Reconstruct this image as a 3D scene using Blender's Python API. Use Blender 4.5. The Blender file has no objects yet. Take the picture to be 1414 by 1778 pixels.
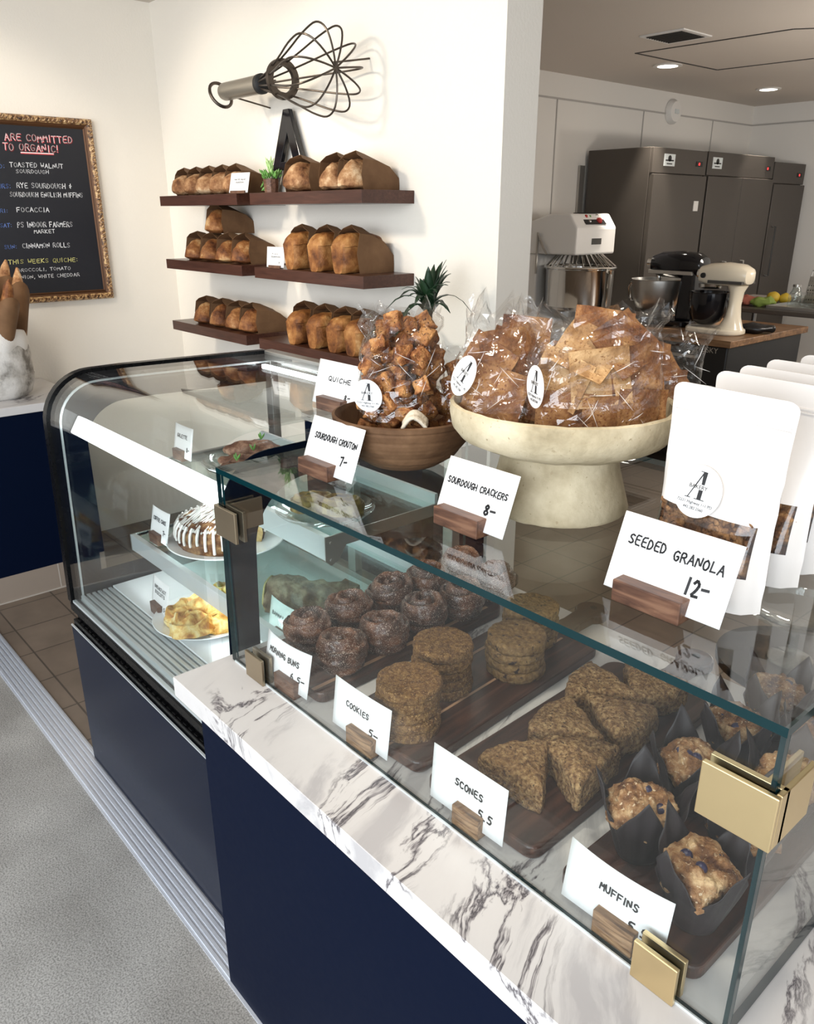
import bpy, bmesh, math, random
from math import sin, cos, pi, radians, sqrt, atan2
from mathutils import Vector, Matrix, noise

# ------------------------------------------------------------------ camera, world, lights, exposure
S = bpy.context.scene
COL = S.collection
cam_d = bpy.data.cameras.new('camera')
cam = bpy.data.objects.new('camera', cam_d)
COL.objects.link(cam)
cam_d.sensor_fit = 'HORIZONTAL'
cam_d.sensor_width = 36.0
cam_d.lens = 36.0 * 1381.088 / 1414.0
cam_d.shift_y = (906.959 - 889.0) / 1414.0
cam.location = (0, 0, 1.80)
cam.rotation_euler = (pi / 2 - 0.370277593, 0, 0.851079382)
cam_d.clip_start = 0.02
S.camera = cam

S.view_settings.view_transform = 'Standard'
S.view_settings.look = 'None'
S.view_settings.exposure = 0.35
S.view_settings.gamma = 1.0
S.view_settings.use_curve_mapping = False
S.cycles.use_denoising = True
S.cycles.max_bounces = 10
S.cycles.diffuse_bounces = 4
S.cycles.glossy_bounces = 5
S.cycles.transmission_bounces = 6
S.cycles.transparent_max_bounces = 40
S.cycles.caustics_reflective = False
S.cycles.caustics_refractive = False
S.cycles.sample_clamp_indirect = 4.0

W = bpy.data.worlds.new('daylight')
S.world = W
W.use_nodes = True
wbg = W.node_tree.nodes['Background']
wbg.inputs[0].default_value = (0.90, 0.95, 1.0, 1)
wbg.inputs[1].default_value = 1.5


def lamp(name, kind, loc, target, power, color=(1, 1, 1), size=0.3, size_y=None, spot=None, blend=0.5):
    d = bpy.data.lights.new(name, kind)
    d.energy = power
    d.color = color
    if kind == 'AREA':
        d.size = size
        if size_y:
            d.shape = 'RECTANGLE'
            d.size_y = size_y
    elif kind == 'SPOT':
        d.shadow_soft_size = size
        d.spot_size = spot
        d.spot_blend = blend
    else:
        d.shadow_soft_size = size
    o = bpy.data.objects.new(name, d)
    COL.objects.link(o)
    o.location = loc
    v = Vector(target) - Vector(loc)
    o.rotation_euler = v.to_track_quat('-Z', 'Y').to_euler()
    return o


WARM = (1.0, 0.90, 0.76)
# track spots of the shop, aimed at the bread wall, the picture and the counter
lamp('track_spot', 'SPOT', (-3.9, 0.0, 2.78), (-3.7, 2.2, 1.7), 95, WARM, 0.16, radians(105), 1.0)
lamp('track_spot', 'SPOT', (-3.0, 0.0, 2.78), (-2.6, 2.2, 1.8), 105, WARM, 0.16, radians(105), 1.0)
lamp('track_spot', 'SPOT', (-3.2, 0.6, 2.78), (-4.6, 1.2, 1.9), 55, WARM, 0.16, radians(100), 1.0)
lamp('track_spot', 'SPOT', (-1.3, 0.5, 2.78), (-1.1, 1.2, 1.0), 42, WARM, 0.08, radians(80), 0.9)
lamp('track_spot', 'SPOT', (-0.3, 0.5, 2.78), (-0.5, 1.2, 1.0), 36, WARM, 0.08, radians(80), 0.9)
# fill spots added out of view to brighten the kitchen
for kx, ky in ((-2.0, 5.0), (-2.2, 7.2), (-0.4, 6.2)):
    lamp('kitchen_fill', 'SPOT', (kx, ky, 2.82), (kx, ky, 0), 110, (1.0, 0.93, 0.83), 0.12, radians(165), 0.6)
for kx, ky in ((-1.6, 5.4), (-1.5, 7.4)):  # low fill points added to lift kitchen walls and ceiling, no real pendants
    lamp('kitchen_low_fill', 'POINT', (kx, ky, 1.75), (kx, ky, 0), 34, (1.0, 0.92, 0.82), 0.15)
# daylight of the shop front behind and beside the camera
lamp('shopfront_daylight', 'AREA', (0.6, -3.6, 1.9), (-1.2, 1.0, 0.9), 190, (0.86, 0.93, 1.0), 4.0, 2.4)

# ------------------------------------------------------------------ mesh builder
def link(o):
    COL.objects.link(o)
    return o


class B:
    def __init__(s):
        s.bm = bmesh.new()

    def box(s, x0, x1, y0, y1, z0, z1, mi=0):
        v = [s.bm.verts.new(p) for p in ((x0, y0, z0), (x1, y0, z0), (x1, y1, z0), (x0, y1, z0), (x0, y0, z1), (x1, y0, z1), (x1, y1, z1), (x0, y1, z1))]
        for q in ((3, 2, 1, 0), (4, 5, 6, 7), (0, 1, 5, 4), (1, 2, 6, 5), (2, 3, 7, 6), (3, 0, 4, 7)):
            f = s.bm.faces.new([v[i] for i in q])
            f.material_index = mi
        return s

    def rbox(s, x0, x1, y0, y1, z0, z1, r, seg=3, mi=0):
        """box with rounded vertical edges"""
        pts = []
        for cx, cy, a0 in ((x1 - r, y1 - r, 0), (x0 + r, y1 - r, 90), (x0 + r, y0 + r, 180), (x1 - r, y0 + r, 270)):
            for k in range(seg + 1):
                a = radians(a0 + 90 * k / seg)
                pts.append((cx + r * cos(a), cy + r * sin(a)))
        s.prism(pts, 'z', z0, z1, mi)
        return s

    def prism(s, pts, axis, a, b, mi=0):
        def P(p, t):
            return {'x': (t, p[0], p[1]), 'y': (p[0], t, p[1]), 'z': (p[0], p[1], t)}[axis]
        va = [s.bm.verts.new(P(p, a)) for p in pts]
        vb = [s.bm.verts.new(P(p, b)) for p in pts]
        n = len(pts)
        fs = [s.bm.faces.new(va[::-1]), s.bm.faces.new(vb)]
        for i in range(n):
            fs.append(s.bm.faces.new((va[i], va[(i + 1) % n], vb[(i + 1) % n], vb[i])))
        for f in fs:
            f.material_index = mi
        return s

    def lathe(s, prof, seg=32, c=(0, 0, 0), cap0=True, cap1=True, mi=0, axis='z', closed=False):
        rings = []
        for r, z in prof:
            ring = []
            for k in range(seg):
                a = 2 * pi * k / seg
                p = (r * cos(a), r * sin(a), z)
                if axis == 'x':
                    p = (z, r * cos(a), r * sin(a))
                elif axis == 'y':
                    p = (r * sin(a), z, r * cos(a))
                ring.append(s.bm.verts.new((c[0] + p[0], c[1] + p[1], c[2] + p[2])))
            rings.append(ring)
        fs = []
        m = len(rings)
        for i in range(m if closed else m - 1):
            A, Bq = rings[i], rings[(i + 1) % m]
            for k in range(seg):
                fs.append(s.bm.faces.new((A[k], A[(k + 1) % seg], Bq[(k + 1) % seg], Bq[k])))
        if cap0 and not closed:
            fs.append(s.bm.faces.new(rings[0][::-1]))
        if cap1 and not closed:
            fs.append(s.bm.faces.new(rings[-1]))
        for f in fs:
            f.material_index = mi
        return s

    def loft(s, rings, cap0=True, cap1=True, closed=True, mi=0):
        R = [[s.bm.verts.new(p) for p in ring] for ring in rings]
        n = len(R[0])
        for A, Bq in zip(R, R[1:]):
            for k in range(n if closed else n - 1):
                f = s.bm.faces.new((A[k], A[(k + 1) % n], Bq[(k + 1) % n], Bq[k]))
                f.material_index = mi
        if cap0:
            s.bm.faces.new(R[0][::-1]).material_index = mi
        if cap1:
            s.bm.faces.new(R[-1]).material_index = mi
        return s

    def tube(s, pts, r, seg=8, closed=False, mi=0):
        P = [Vector(p) for p in pts]
        n = len(P)
        rings = []
        up = None
        for i in range(n):
            if closed:
                t = P[(i + 1) % n] - P[i - 1]
            else:
                t = P[min(i + 1, n - 1)] - P[max(i - 1, 0)]
            if t.length < 1e-9:
                t = Vector((0, 0, 1))
            t.normalize()
            if up is None:
                up = t.orthogonal().normalized()
            else:
                up = (up - t * up.dot(t))
                up = up.normalized() if up.length > 1e-6 else t.orthogonal().normalized()
            w = t.cross(up)
            rr = r[i] if isinstance(r, (list, tuple)) else r
            rings.append([P[i] + (up * cos(2 * pi * k / seg) + w * sin(2 * pi * k / seg)) * rr for k in range(seg)])
        if closed:
            rings.append(rings[0])
            s.loft(rings, False, False, mi=mi)
        else:
            s.loft(rings, mi=mi)
        return s

    def ball(s, c, rx, ry=None, rz=None, u=16, v=10, mi=0):
        ry = rx if ry is None else ry
        rz = rx if rz is None else rz
        rings = []
        for i in range(1, v):
            a = pi * i / v
            rings.append([(c[0] + rx * sin(a) * cos(2 * pi * k / u), c[1] + ry * sin(a) * sin(2 * pi * k / u), c[2] - rz * cos(a)) for k in range(u)])
        R = [[s.bm.verts.new(p) for p in ring] for ring in rings]
        lo = s.bm.verts.new((c[0], c[1], c[2] - rz))
        hi = s.bm.verts.new((c[0], c[1], c[2] + rz))
        for A, Bq in zip(R, R[1:]):
            for k in range(u):
                s.bm.faces.new((A[k], A[(k + 1) % u], Bq[(k + 1) % u], Bq[k])).material_index = mi
        for k in range(u):
            s.bm.faces.new((lo, R[0][(k + 1) % u], R[0][k])).material_index = mi
            s.bm.faces.new((hi, R[-1][k], R[-1][(k + 1) % u])).material_index = mi
        return s

    def surf(s, fn, nu, nv, closed_u=False, mi=0):
        R = [[s.bm.verts.new(fn(i / nu if closed_u else i / max(nu, 1), j / nv)) for i in range(nu if closed_u else nu + 1)] for j in range(nv + 1)]
        n = len(R[0])
        for A, Bq in zip(R, R[1:]):
            for k in range(n if closed_u else n - 1):
                f = s.bm.faces.new((A[k], A[(k + 1) % n], Bq[(k + 1) % n], Bq[k]))
                f.material_index = mi
        return s

    def quad(s, a, b, c, d, mi=0):
        f = s.bm.faces.new([s.bm.verts.new(p) for p in (a, b, c, d)])
        f.material_index = mi
        return s

    def rough(s, amp, scale, seed=0, octaves=2):
        s.bm.normal_update()
        off = Vector((seed * 7.31, seed * 3.17, seed * 1.93))
        for v in s.bm.verts:
            d = 0
            a = 1.0
            f = scale
            for _ in range(octaves):
                d += a * noise.noise(v.co * f + off)
                a *= 0.5
                f *= 2.1
            v.co += v.normal * (amp * d)
        return s

    def move(s, m):
        bmesh.ops.transform(s.bm, matrix=m, verts=s.bm.verts)
        return s

    def done(s, name, mats, parent=None, smooth=True, bevel=0, subsurf=0, solid=0, loc=None, rot=None, normals=True, angle=40, bseg=2):
        if normals:
            bmesh.ops.recalc_face_normals(s.bm, faces=s.bm.faces)
        me = bpy.data.meshes.new(name)
        s.bm.to_mesh(me)
        s.bm.free()
        for m in (mats if isinstance(mats, (list, tuple)) else [mats]):
            me.materials.append(m)
        if smooth:
            for p in me.polygons:
                p.use_smooth = True
        o = link(bpy.data.objects.new(name, me))
        if parent:
            o.parent = parent
        if loc is not None:
            o.location = loc
        if rot is not None:
            o.rotation_euler = rot
        if solid:
            md = o.modifiers.new('solid', 'SOLIDIFY')
            md.thickness = solid
            md.offset = 0
        if bevel:
            md = o.modifiers.new('bevel', 'BEVEL')
            md.width = bevel
            md.segments = bseg
            md.limit_method = 'ANGLE'
            md.angle_limit = radians(35)
        if subsurf:
            md = o.modifiers.new('sub', 'SUBSURF')
            md.levels = subsurf
            md.render_levels = subsurf
        if smooth and not subsurf:
            try:
                me.set_sharp_from_angle(angle=radians(angle))
            except Exception:
                pass
        return o


def tag(o, label, cat, group=None, kind=None):
    o['label'] = label
    o['category'] = cat
    if group:
        o['group'] = group
    if kind:
        o['kind'] = kind
    return o


def thing(name, label, cat, loc=(0, 0, 0), rz=0, group=None):
    o = link(bpy.data.objects.new(name, None))
    o.empty_display_size = 0.05
    o.location = loc
    o.rotation_euler = (0, 0, rz)
    return tag(o, label, cat, group)


def struct(o):
    o['kind'] = 'structure'
    return o


def dup(root, loc, rot=None, label=None, group=None, scale=None):
    def cp(o, par):
        c = o.copy()
        COL.objects.link(c)
        if par:
            c.parent = par
        for ch in list(o.children):
            cp(ch, c)
        return c
    r = cp(root, None)
    r.location = loc
    if rot is not None:
        r.rotation_euler = rot
    if scale is not None:
        r.scale = (scale,) * 3 if not isinstance(scale, (tuple, list)) else scale
    if label:
        r['label'] = label
    if group:
        r['group'] = group
    return r


# ------------------------------------------------------------------ materials
def new_mat(name):
    m = bpy.data.materials.new(name)
    m.use_nodes = True
    nt = m.node_tree
    return m, nt, nt.nodes['Principled BSDF']


def N(nt, t, **kw):
    n = nt.nodes.new(t)
    for k, v in kw.items():
        if k.startswith('i_'):
            key = k[2:]
            n.inputs[int(key) if key.isdigit() else key].default_value = v
        else:
            setattr(n, k, v)
    return n


def L(nt, a, b):
    nt.links.new(a, b)


def coords(nt, scale=(1, 1, 1), rot=(0, 0, 0), world=False):
    mp = N(nt, 'ShaderNodeMapping')
    mp.inputs['Scale'].default_value = scale
    mp.inputs['Rotation'].default_value = rot
    if world:
        g = N(nt, 'ShaderNodeNewGeometry')
        L(nt, g.outputs['Position'], mp.inputs[0])
    else:
        t = N(nt, 'ShaderNodeTexCoord')
        L(nt, t.outputs['Object'], mp.inputs[0])
    return mp.outputs[0]


def ramp(nt, fac, stops):
    r = N(nt, 'ShaderNodeValToRGB')
    e = r.color_ramp.elements
    while len(e) < len(stops):
        e.new(0.5)
    for el, (p, c) in zip(e, stops):
        el.position = p
        el.color = (*c, 1) if len(c) == 3 else c
    L(nt, fac, r.inputs[0])
    return r.outputs[0]


def bump(nt, bs, height, strength=0.3, dist=0.01):
    b = N(nt, 'ShaderNodeBump')
    b.inputs['Strength'].default_value = strength
    b.inputs['Distance'].default_value = dist
    L(nt, height, b.inputs['Height'])
    L(nt, b.outputs[0], bs.inputs['Normal'])


def plain(name, col, rough=0.5, metal=0, spec=None, bump_amt=0, bump_scale=60, emit=0, coat=0):
    m, nt, bs = new_mat(name)
    bs.inputs['Base Color'].default_value = (*col, 1)
    bs.inputs['Roughness'].default_value = rough
    bs.inputs['Metallic'].default_value = metal
    if spec is not None:
        bs.inputs['Specular IOR Level'].default_value = spec
    if coat:
        bs.inputs['Coat Weight'].default_value = coat
        bs.inputs['Coat Roughness'].default_value = 0.05
    if emit:
        bs.inputs['Emission Color'].default_value = (*col, 1)
        bs.inputs['Emission Strength'].default_value = emit
    v = coords(nt)
    n = N(nt, 'ShaderNodeTexNoise', i_Scale=bump_scale)
    L(nt, v, n.inputs['Vector'])
    if bump_amt:
        bump(nt, bs, n.outputs[0], bump_amt, 0.004)
    else:
        r = N(nt, 'ShaderNodeMapRange')
        r.inputs['To Min'].default_value = max(0.02, rough - 0.03)
        r.inputs['To Max'].default_value = min(1, rough + 0.03)
        L(nt, n.outputs[0], r.inputs[0])
        L(nt, r.outputs[0], bs.inputs['Roughness'])
    return m


def mottled(name, stops, scale=8, detail=6, rough=0.8, bump_amt=0.4, bump_scale=80, dist=0.004, speck=None, speck_scale=300, speck_thr=0.62, distort=0.0, obj_random=True, spec=0.3):
    """noise-coloured matter: crusts, crumbs, stone"""
    m, nt, bs = new_mat(name)
    v = coords(nt)
    if obj_random:
        oi = N(nt, 'ShaderNodeObjectInfo')
        mul = N(nt, 'ShaderNodeMath', operation='MULTIPLY', i_1=37.0)
        L(nt, oi.outputs['Random'], mul.inputs[0])
        add = N(nt, 'ShaderNodeVectorMath', operation='ADD')
        L(nt, v, add.inputs[0])
        L(nt, mul.outputs[0], add.inputs[1])
        v = add.outputs[0]
    n = N(nt, 'ShaderNodeTexNoise', i_Scale=scale, i_Detail=detail, i_Distortion=distort)
    n.inputs['Roughness'].default_value = 0.6
    L(nt, v, n.inputs['Vector'])
    stops = [(0.5 + (p - 0.5) * 0.78, c_) for p, c_ in stops]
    c = ramp(nt, n.outputs[0], stops)
    nb = N(nt, 'ShaderNodeTexNoise', i_Scale=bump_scale, i_Detail=4)
    L(nt, v, nb.inputs['Vector'])
    if speck:
        ns = N(nt, 'ShaderNodeTexNoise', i_Scale=speck_scale, i_Detail=2)
        L(nt, v, ns.inputs['Vector'])
        f = ramp(nt, ns.outputs[0], [(speck_thr - 0.03, (0, 0, 0)), (speck_thr + 0.03, (1, 1, 1))])
        mx = N(nt, 'ShaderNodeMix', data_type='RGBA')
        L(nt, f, mx.inputs['Factor'])
        L(nt, c, mx.inputs['A'])
        mx.inputs['B'].default_value = (*speck, 1)
        c = mx.outputs['Result']
    L(nt, c, bs.inputs['Base Color'])
    bs.inputs['Roughness'].default_value = rough
    bs.inputs['Specular IOR Level'].default_value = spec
    if bump_amt:
        bump(nt, bs, nb.outputs[0], bump_amt, dist)
    return m


def wood(name, dark, mid, light, scale=(1, 1, 1), ring=18, rough=0.45, rot=(0, 0, 0), spec=0.4):
    m, nt, bs = new_mat(name)
    v = coords(nt, scale, rot)
    n = N(nt, 'ShaderNodeTexNoise', i_Scale=ring, i_Detail=5, i_Distortion=0.8)
    L(nt, v, n.inputs['Vector'])
    c = ramp(nt, n.outputs[0], [(0.28, dark), (0.5, mid), (0.72, light)])
    L(nt, c, bs.inputs['Base Color'])
    bs.inputs['Roughness'].default_value = rough
    bs.inputs['Specular IOR Level'].default_value = spec
    bump(nt, bs, n.outputs[0], 0.08, 0.002)
    return m


def glass(name, tint=(0.96, 0.99, 0.98), ior=1.45, extra=0.0, rough=0.0, wrinkle=0):
    m = bpy.data.materials.new(name)
    m.use_nodes = True
    nt = m.node_tree
    nt.nodes.clear()
    out = N(nt, 'ShaderNodeOutputMaterial')
    tr = N(nt, 'ShaderNodeBsdfTransparent')
    tr.inputs[0].default_value = (*tint, 1)
    gl = N(nt, 'ShaderNodeBsdfGlossy')
    gl.inputs['Roughness'].default_value = rough
    fr = N(nt, 'ShaderNodeFresnel')
    # same reflectance from both sides of the sheet: ior on the front, 1 / ior on the back
    ge = N(nt, 'ShaderNodeNewGeometry')
    ex = N(nt, 'ShaderNodeMath', operation='MULTIPLY_ADD', i_1=-2.0, i_2=1.0)
    L(nt, ge.outputs['Backfacing'], ex.inputs[0])
    pw = N(nt, 'ShaderNodeMath', operation='POWER')
    pw.inputs[0].default_value = ior
    L(nt, ex.outputs[0], pw.inputs[1])
    L(nt, pw.outputs[0], fr.inputs[0])
    mx = N(nt, 'ShaderNodeMixShader')
    fac = fr.outputs[0]
    if extra:
        ad = N(nt, 'ShaderNodeMath', operation='ADD', i_1=extra)
        L(nt, fac, ad.inputs[0])
        fac = ad.outputs[0]
    if wrinkle:
        v = coords(nt)
        n = N(nt, 'ShaderNodeTexNoise', i_Scale=wrinkle, i_Detail=3, i_Distortion=1.2)
        L(nt, v, n.inputs['Vector'])
        b = N(nt, 'ShaderNodeBump')
        b.inputs['Strength'].default_value = 0.35
        b.inputs['Distance'].default_value = 0.008
        L(nt, n.outputs[0], b.inputs['Height'])
        L(nt, b.outputs[0], gl.inputs['Normal'])
        L(nt, b.outputs[0], fr.inputs['Normal'])
    L(nt, fac, mx.inputs[0])
    L(nt, tr.outputs[0], mx.inputs[1])
    L(nt, gl.outputs[0], mx.inputs[2])
    L(nt, mx.outputs[0], out.inputs[0])
    return m


def marble_mat():
    m, nt, bs = new_mat('white_marble')
    v = coords(nt, (1, 1, 1), (0, 0, radians(-26)), world=True)
    w = N(nt, 'ShaderNodeTexNoise', i_Scale=2.6, i_Detail=5)
    L(nt, v, w.inputs['Vector'])
    # warp and stretch the coordinates so veins run diagonally
    sc = N(nt, 'ShaderNodeVectorMath', operation='SCALE')
    sc.inputs['Scale'].default_value = 0.13
    L(nt, w.outputs['Color'], sc.inputs[0])
    ad = N(nt, 'ShaderNodeVectorMath', operation='ADD')
    L(nt, v, ad.inputs[0])
    L(nt, sc.outputs[0], ad.inputs[1])
    st = N(nt, 'ShaderNodeMapping')
    st.inputs['Scale'].default_value = (5.5, 1.1, 4.0)
    st.inputs['Rotation'].default_value = (0, radians(25), 0)
    L(nt, ad.outputs[0], st.inputs[0])
    n1 = N(nt, 'ShaderNodeTexNoise', i_Scale=1.5, i_Detail=10, i_Distortion=0.7)
    n1.inputs['Roughness'].default_value = 0.62
    L(nt, st.outputs[0], n1.inputs['Vector'])
    a = N(nt, 'ShaderNodeMath', operation='SUBTRACT', i_1=0.5)
    L(nt, n1.outputs[0], a.inputs[0])
    b = N(nt, 'ShaderNodeMath', operation='ABSOLUTE')
    L(nt, a.outputs[0], b.inputs[0])
    vein = ramp(nt, b.outputs[0], [(0.0, (0.08, 0.075, 0.09)), (0.008, (0.42, 0.40, 0.42)), (0.026, (1, 1, 1))])
    n2 = N(nt, 'ShaderNodeTexNoise', i_Scale=0.9, i_Detail=4)
    L(nt, st.outputs[0], n2.inputs['Vector'])
    msk = ramp(nt, n2.outputs[0], [(0.50, (0, 0, 0)), (0.59, (1, 1, 1))])
    cloud = ramp(nt, n1.outputs[0], [(0.34, (0.46, 0.44, 0.44)), (0.44, (0.63, 0.605, 0.59)), (0.75, (0.69, 0.665, 0.645))])
    mx = N(nt, 'ShaderNodeMix', data_type='RGBA')
    L(nt, msk, mx.inputs['Factor'])
    mx.inputs['A'].default_value = (1, 1, 1, 1)
    L(nt, vein, mx.inputs['B'])
    mu = N(nt, 'ShaderNodeMix', data_type='RGBA', blend_type='MULTIPLY')
    mu.inputs['Factor'].default_value = 1
    L(nt, cloud, mu.inputs['A'])
    L(nt, mx.outputs['Result'], mu.inputs['B'])
    L(nt, mu.outputs['Result'], bs.inputs['Base Color'])
    bs.inputs['Roughness'].default_value = 0.28
    return m


def tile_mat():
    m, nt, bs = new_mat('brown_floor_tile')
    v = coords(nt, (1, 1, 1), (0, 0, 0), world=True)
    br = N(nt, 'ShaderNodeTexBrick', offset=0.5)
    br.inputs['Scale'].default_value = 1.0
    br.inputs['Brick Width'].default_value = 0.26
    br.inputs['Row Height'].default_value = 0.26
    br.inputs['Mortar Size'].default_value = 0.004
    br.inputs['Color1'].default_value = (0.215, 0.165, 0.125, 1)
    br.inputs['Color2'].default_value = (0.185, 0.14, 0.105, 1)
    br.inputs['Mortar'].default_value = (0.09, 0.07, 0.055, 1)
    br.offset = 0.0
    L(nt, v, br.inputs['Vector'])
    n = N(nt, 'ShaderNodeTexNoise', i_Scale=5, i_Detail=5)
    L(nt, v, n.inputs['Vector'])
    c = ramp(nt, n.outputs[0], [(0.3, (0.8, 0.8, 0.8)), (0.7, (1.1, 1.1, 1.1))])
    mu = N(nt, 'ShaderNodeMix', data_type='RGBA', blend_type='MULTIPLY')
    mu.inputs['Factor'].default_value = 1
    L(nt, br.outputs['Color'], mu.inputs['A'])
    L(nt, c, mu.inputs['B'])
    L(nt, mu.outputs['Result'], bs.inputs['Base Color'])
    bs.inputs['Roughness'].default_value = 0.5
    return m


def concrete_mat():
    m, nt, bs = new_mat('ground_concrete')
    v = coords(nt, world=True)
    n = N(nt, 'ShaderNodeTexNoise', i_Scale=3.0, i_Detail=8)
    L(nt, v, n.inputs['Vector'])
    c = ramp(nt, n.outputs[0], [(0.3, (0.29, 0.277, 0.258)), (0.7, (0.47, 0.455, 0.43))])
    g = N(nt, 'ShaderNodeTexNoise', i_Scale=220, i_Detail=2)
    L(nt, v, g.inputs['Vector'])
    gc = ramp(nt, g.outputs[0], [(0.34, (0.52, 0.52, 0.52)), (0.52, (0.95, 0.95, 0.95)), (0.68, (1.2, 1.2, 1.2))])
    vo = N(nt, 'ShaderNodeTexVoronoi', i_Scale=55)
    L(nt, v, vo.inputs['Vector'])
    pit = ramp(nt, vo.outputs['Distance'], [(0.05, (0.35, 0.34, 0.33)), (0.11, (1, 1, 1))])
    mu = N(nt, 'ShaderNodeMix', data_type='RGBA', blend_type='MULTIPLY')
    mu.inputs['Factor'].default_value = 1
    L(nt, c, mu.inputs['A'])
    L(nt, gc, mu.inputs['B'])
    mu2 = N(nt, 'ShaderNodeMix', data_type='RGBA', blend_type='MULTIPLY')
    mu2.inputs['Factor'].default_value = 0.6
    L(nt, mu.outputs['Result'], mu2.inputs['A'])
    L(nt, pit, mu2.inputs['B'])
    L(nt, mu2.outputs['Result'], bs.inputs['Base Color'])
    bs.inputs['Roughness'].default_value = 0.6
    bump(nt, bs, g.outputs[0], 0.15, 0.002)
    return m


M = {}
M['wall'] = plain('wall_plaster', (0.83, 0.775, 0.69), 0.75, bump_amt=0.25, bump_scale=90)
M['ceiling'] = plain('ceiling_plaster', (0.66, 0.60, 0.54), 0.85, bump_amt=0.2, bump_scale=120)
M['kwall'] = plain('kitchen_wall_panel', (0.80, 0.775, 0.735), 0.45)
M['kline'] = plain('panel_joint', (0.45, 0.43, 0.41), 0.6)
M['concrete'] = concrete_mat()
M['tile'] = tile_mat()
M['kick'] = plain('kick_tile', (0.28, 0.225, 0.18), 0.5)
M['grout'] = plain('pale_grout', (0.42, 0.37, 0.32), 0.8)
M['strip'] = plain('aluminium_strip', (0.80, 0.84, 0.92), 0.38, 0.55)
M['marble'] = marble_mat()
M['navy'] = plain('navy_laminate', (0.0014, 0.0045, 0.017), 0.5, spec=0.06)
M['navy2'] = plain('navy_case_panel', (0.0022, 0.006, 0.019), 0.26, spec=0.10)
M['blacktrim'] = plain('black_trim', (0.003, 0.003, 0.0035), 0.28, spec=0.12)
M['ceramic_black'] = plain('black_printed_glass', (0.003, 0.006, 0.014), 0.15, spec=0.10)
M['steel'] = plain('brushed_steel', (0.46, 0.445, 0.42), 0.34, 0.9)
M['fridge'] = plain('fridge_steel', (0.085, 0.073, 0.063), 0.42, 0.5)
M['gap'] = plain('dark_gap', (0.01, 0.01, 0.01), 0.6)
M['chrome'] = plain('chrome', (0.75, 0.74, 0.72), 0.1, 1.0)
M['alu'] = plain('pale_aluminium', (0.74, 0.79, 0.80), 0.35, 0.5)
M['white_metal'] = plain('white_enamel', (0.82, 0.80, 0.77), 0.35)
M['deck'] = plain('white_case_deck', (0.88, 0.90, 0.90), 0.4)
M['glass'] = glass('clear_glass', (0.975, 0.992, 0.988))
M['glass_curve'] = glass('curved_glass', (0.965, 0.985, 0.98), extra=0.01)
M['shelfglass'] = glass('shelf_glass', (0.86, 0.955, 0.945))
M['edge'] = plain('glass_edge', (0.002, 0.022, 0.026), 0.10, spec=0.35)
M['edge_light'] = plain('glass_edge_light', (0.12, 0.42, 0.38), 0.1, spec=0.8)
M['film'] = glass('cellophane', (0.97, 0.96, 0.95), ior=1.5, extra=0.035, rough=0.04, wrinkle=38)
M['glint'] = plain('painted_film_glint', (0.72, 0.70, 0.68), 0.2)  # pale colour stands in for highlights along the folds of the film
M['dishglass'] = glass('dish_glass', (0.93, 0.95, 0.94), ior=1.6, extra=0.03)
M['brass'] = plain('satin_brass', (0.78, 0.61, 0.34), 0.34, 1.0)
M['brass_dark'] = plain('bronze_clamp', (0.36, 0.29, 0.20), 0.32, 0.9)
M['rubber'] = plain('rubber_gasket', (0.015, 0.02, 0.02), 0.5)
M['led'] = plain('led_strip', (0.93, 0.97, 1.0), 0.4, emit=16.0)
M['led2'] = plain('led_bar', (0.95, 0.98, 1.0), 0.4, emit=3.0)
M['card'] = plain('white_card', (0.86, 0.85, 0.84), 0.6)
M['ink'] = plain('black_ink', (0.012, 0.012, 0.014), 0.6)
M['walnut'] = wood('walnut_block', (0.045, 0.018, 0.010), (0.115, 0.052, 0.030), (0.20, 0.105, 0.062), (2.5, 14, 14), 6, 0.42)
M['zebra'] = wood('end_grain_block', (0.06, 0.028, 0.014), (0.21, 0.115, 0.058), (0.38, 0.235, 0.13), (3, 30, 22), 6, 0.5)
M['board'] = wood('walnut_board', (0.014, 0.0045, 0.003), (0.040, 0.014, 0.008), (0.088, 0.036, 0.021), (26, 1.6, 20), 2.2, 0.35)
M['board_pale'] = wood('pale_board_stripe', (0.24, 0.13, 0.07), (0.38, 0.22, 0.13), (0.48, 0.30, 0.19), (26, 1.6, 20), 2.2, 0.35)
M['shelf'] = wood('shelf_veneer', (0.040, 0.013, 0.008), (0.060, 0.021, 0.013), (0.080, 0.030, 0.019), (2, 24, 24), 4, 0.30)
M['kraft'] = mottled('kraft_paper', [(0.3, (0.115, 0.056, 0.024)), (0.7, (0.185, 0.098, 0.046))], 6, 4, 0.75, 0.2, 60)
M['crust'] = mottled('sourdough_crust', [(0.30, (0.055, 0.016, 0.006)), (0.45, (0.17, 0.058, 0.016)), (0.58, (0.30, 0.125, 0.040)), (0.72, (0.54, 0.33, 0.15))], 14, 8, 0.6, 0.6, 70, 0.006)
M['crust_tin'] = mottled('tin_loaf_crust', [(0.30, (0.075, 0.022, 0.007)), (0.45, (0.23, 0.085, 0.022)), (0.60, (0.40, 0.185, 0.058)), (0.74, (0.60, 0.37, 0.16))], 11, 8, 0.55, 0.6, 60, 0.006)
M['crust_pale'] = mottled('floured_crust', [(0.30, (0.075, 0.026, 0.010)), (0.44, (0.24, 0.105, 0.042)), (0.58, (0.43, 0.235, 0.11)), (0.72, (0.68, 0.48, 0.29))], 18, 8, 0.7, 0.6, 70, 0.006)
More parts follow.
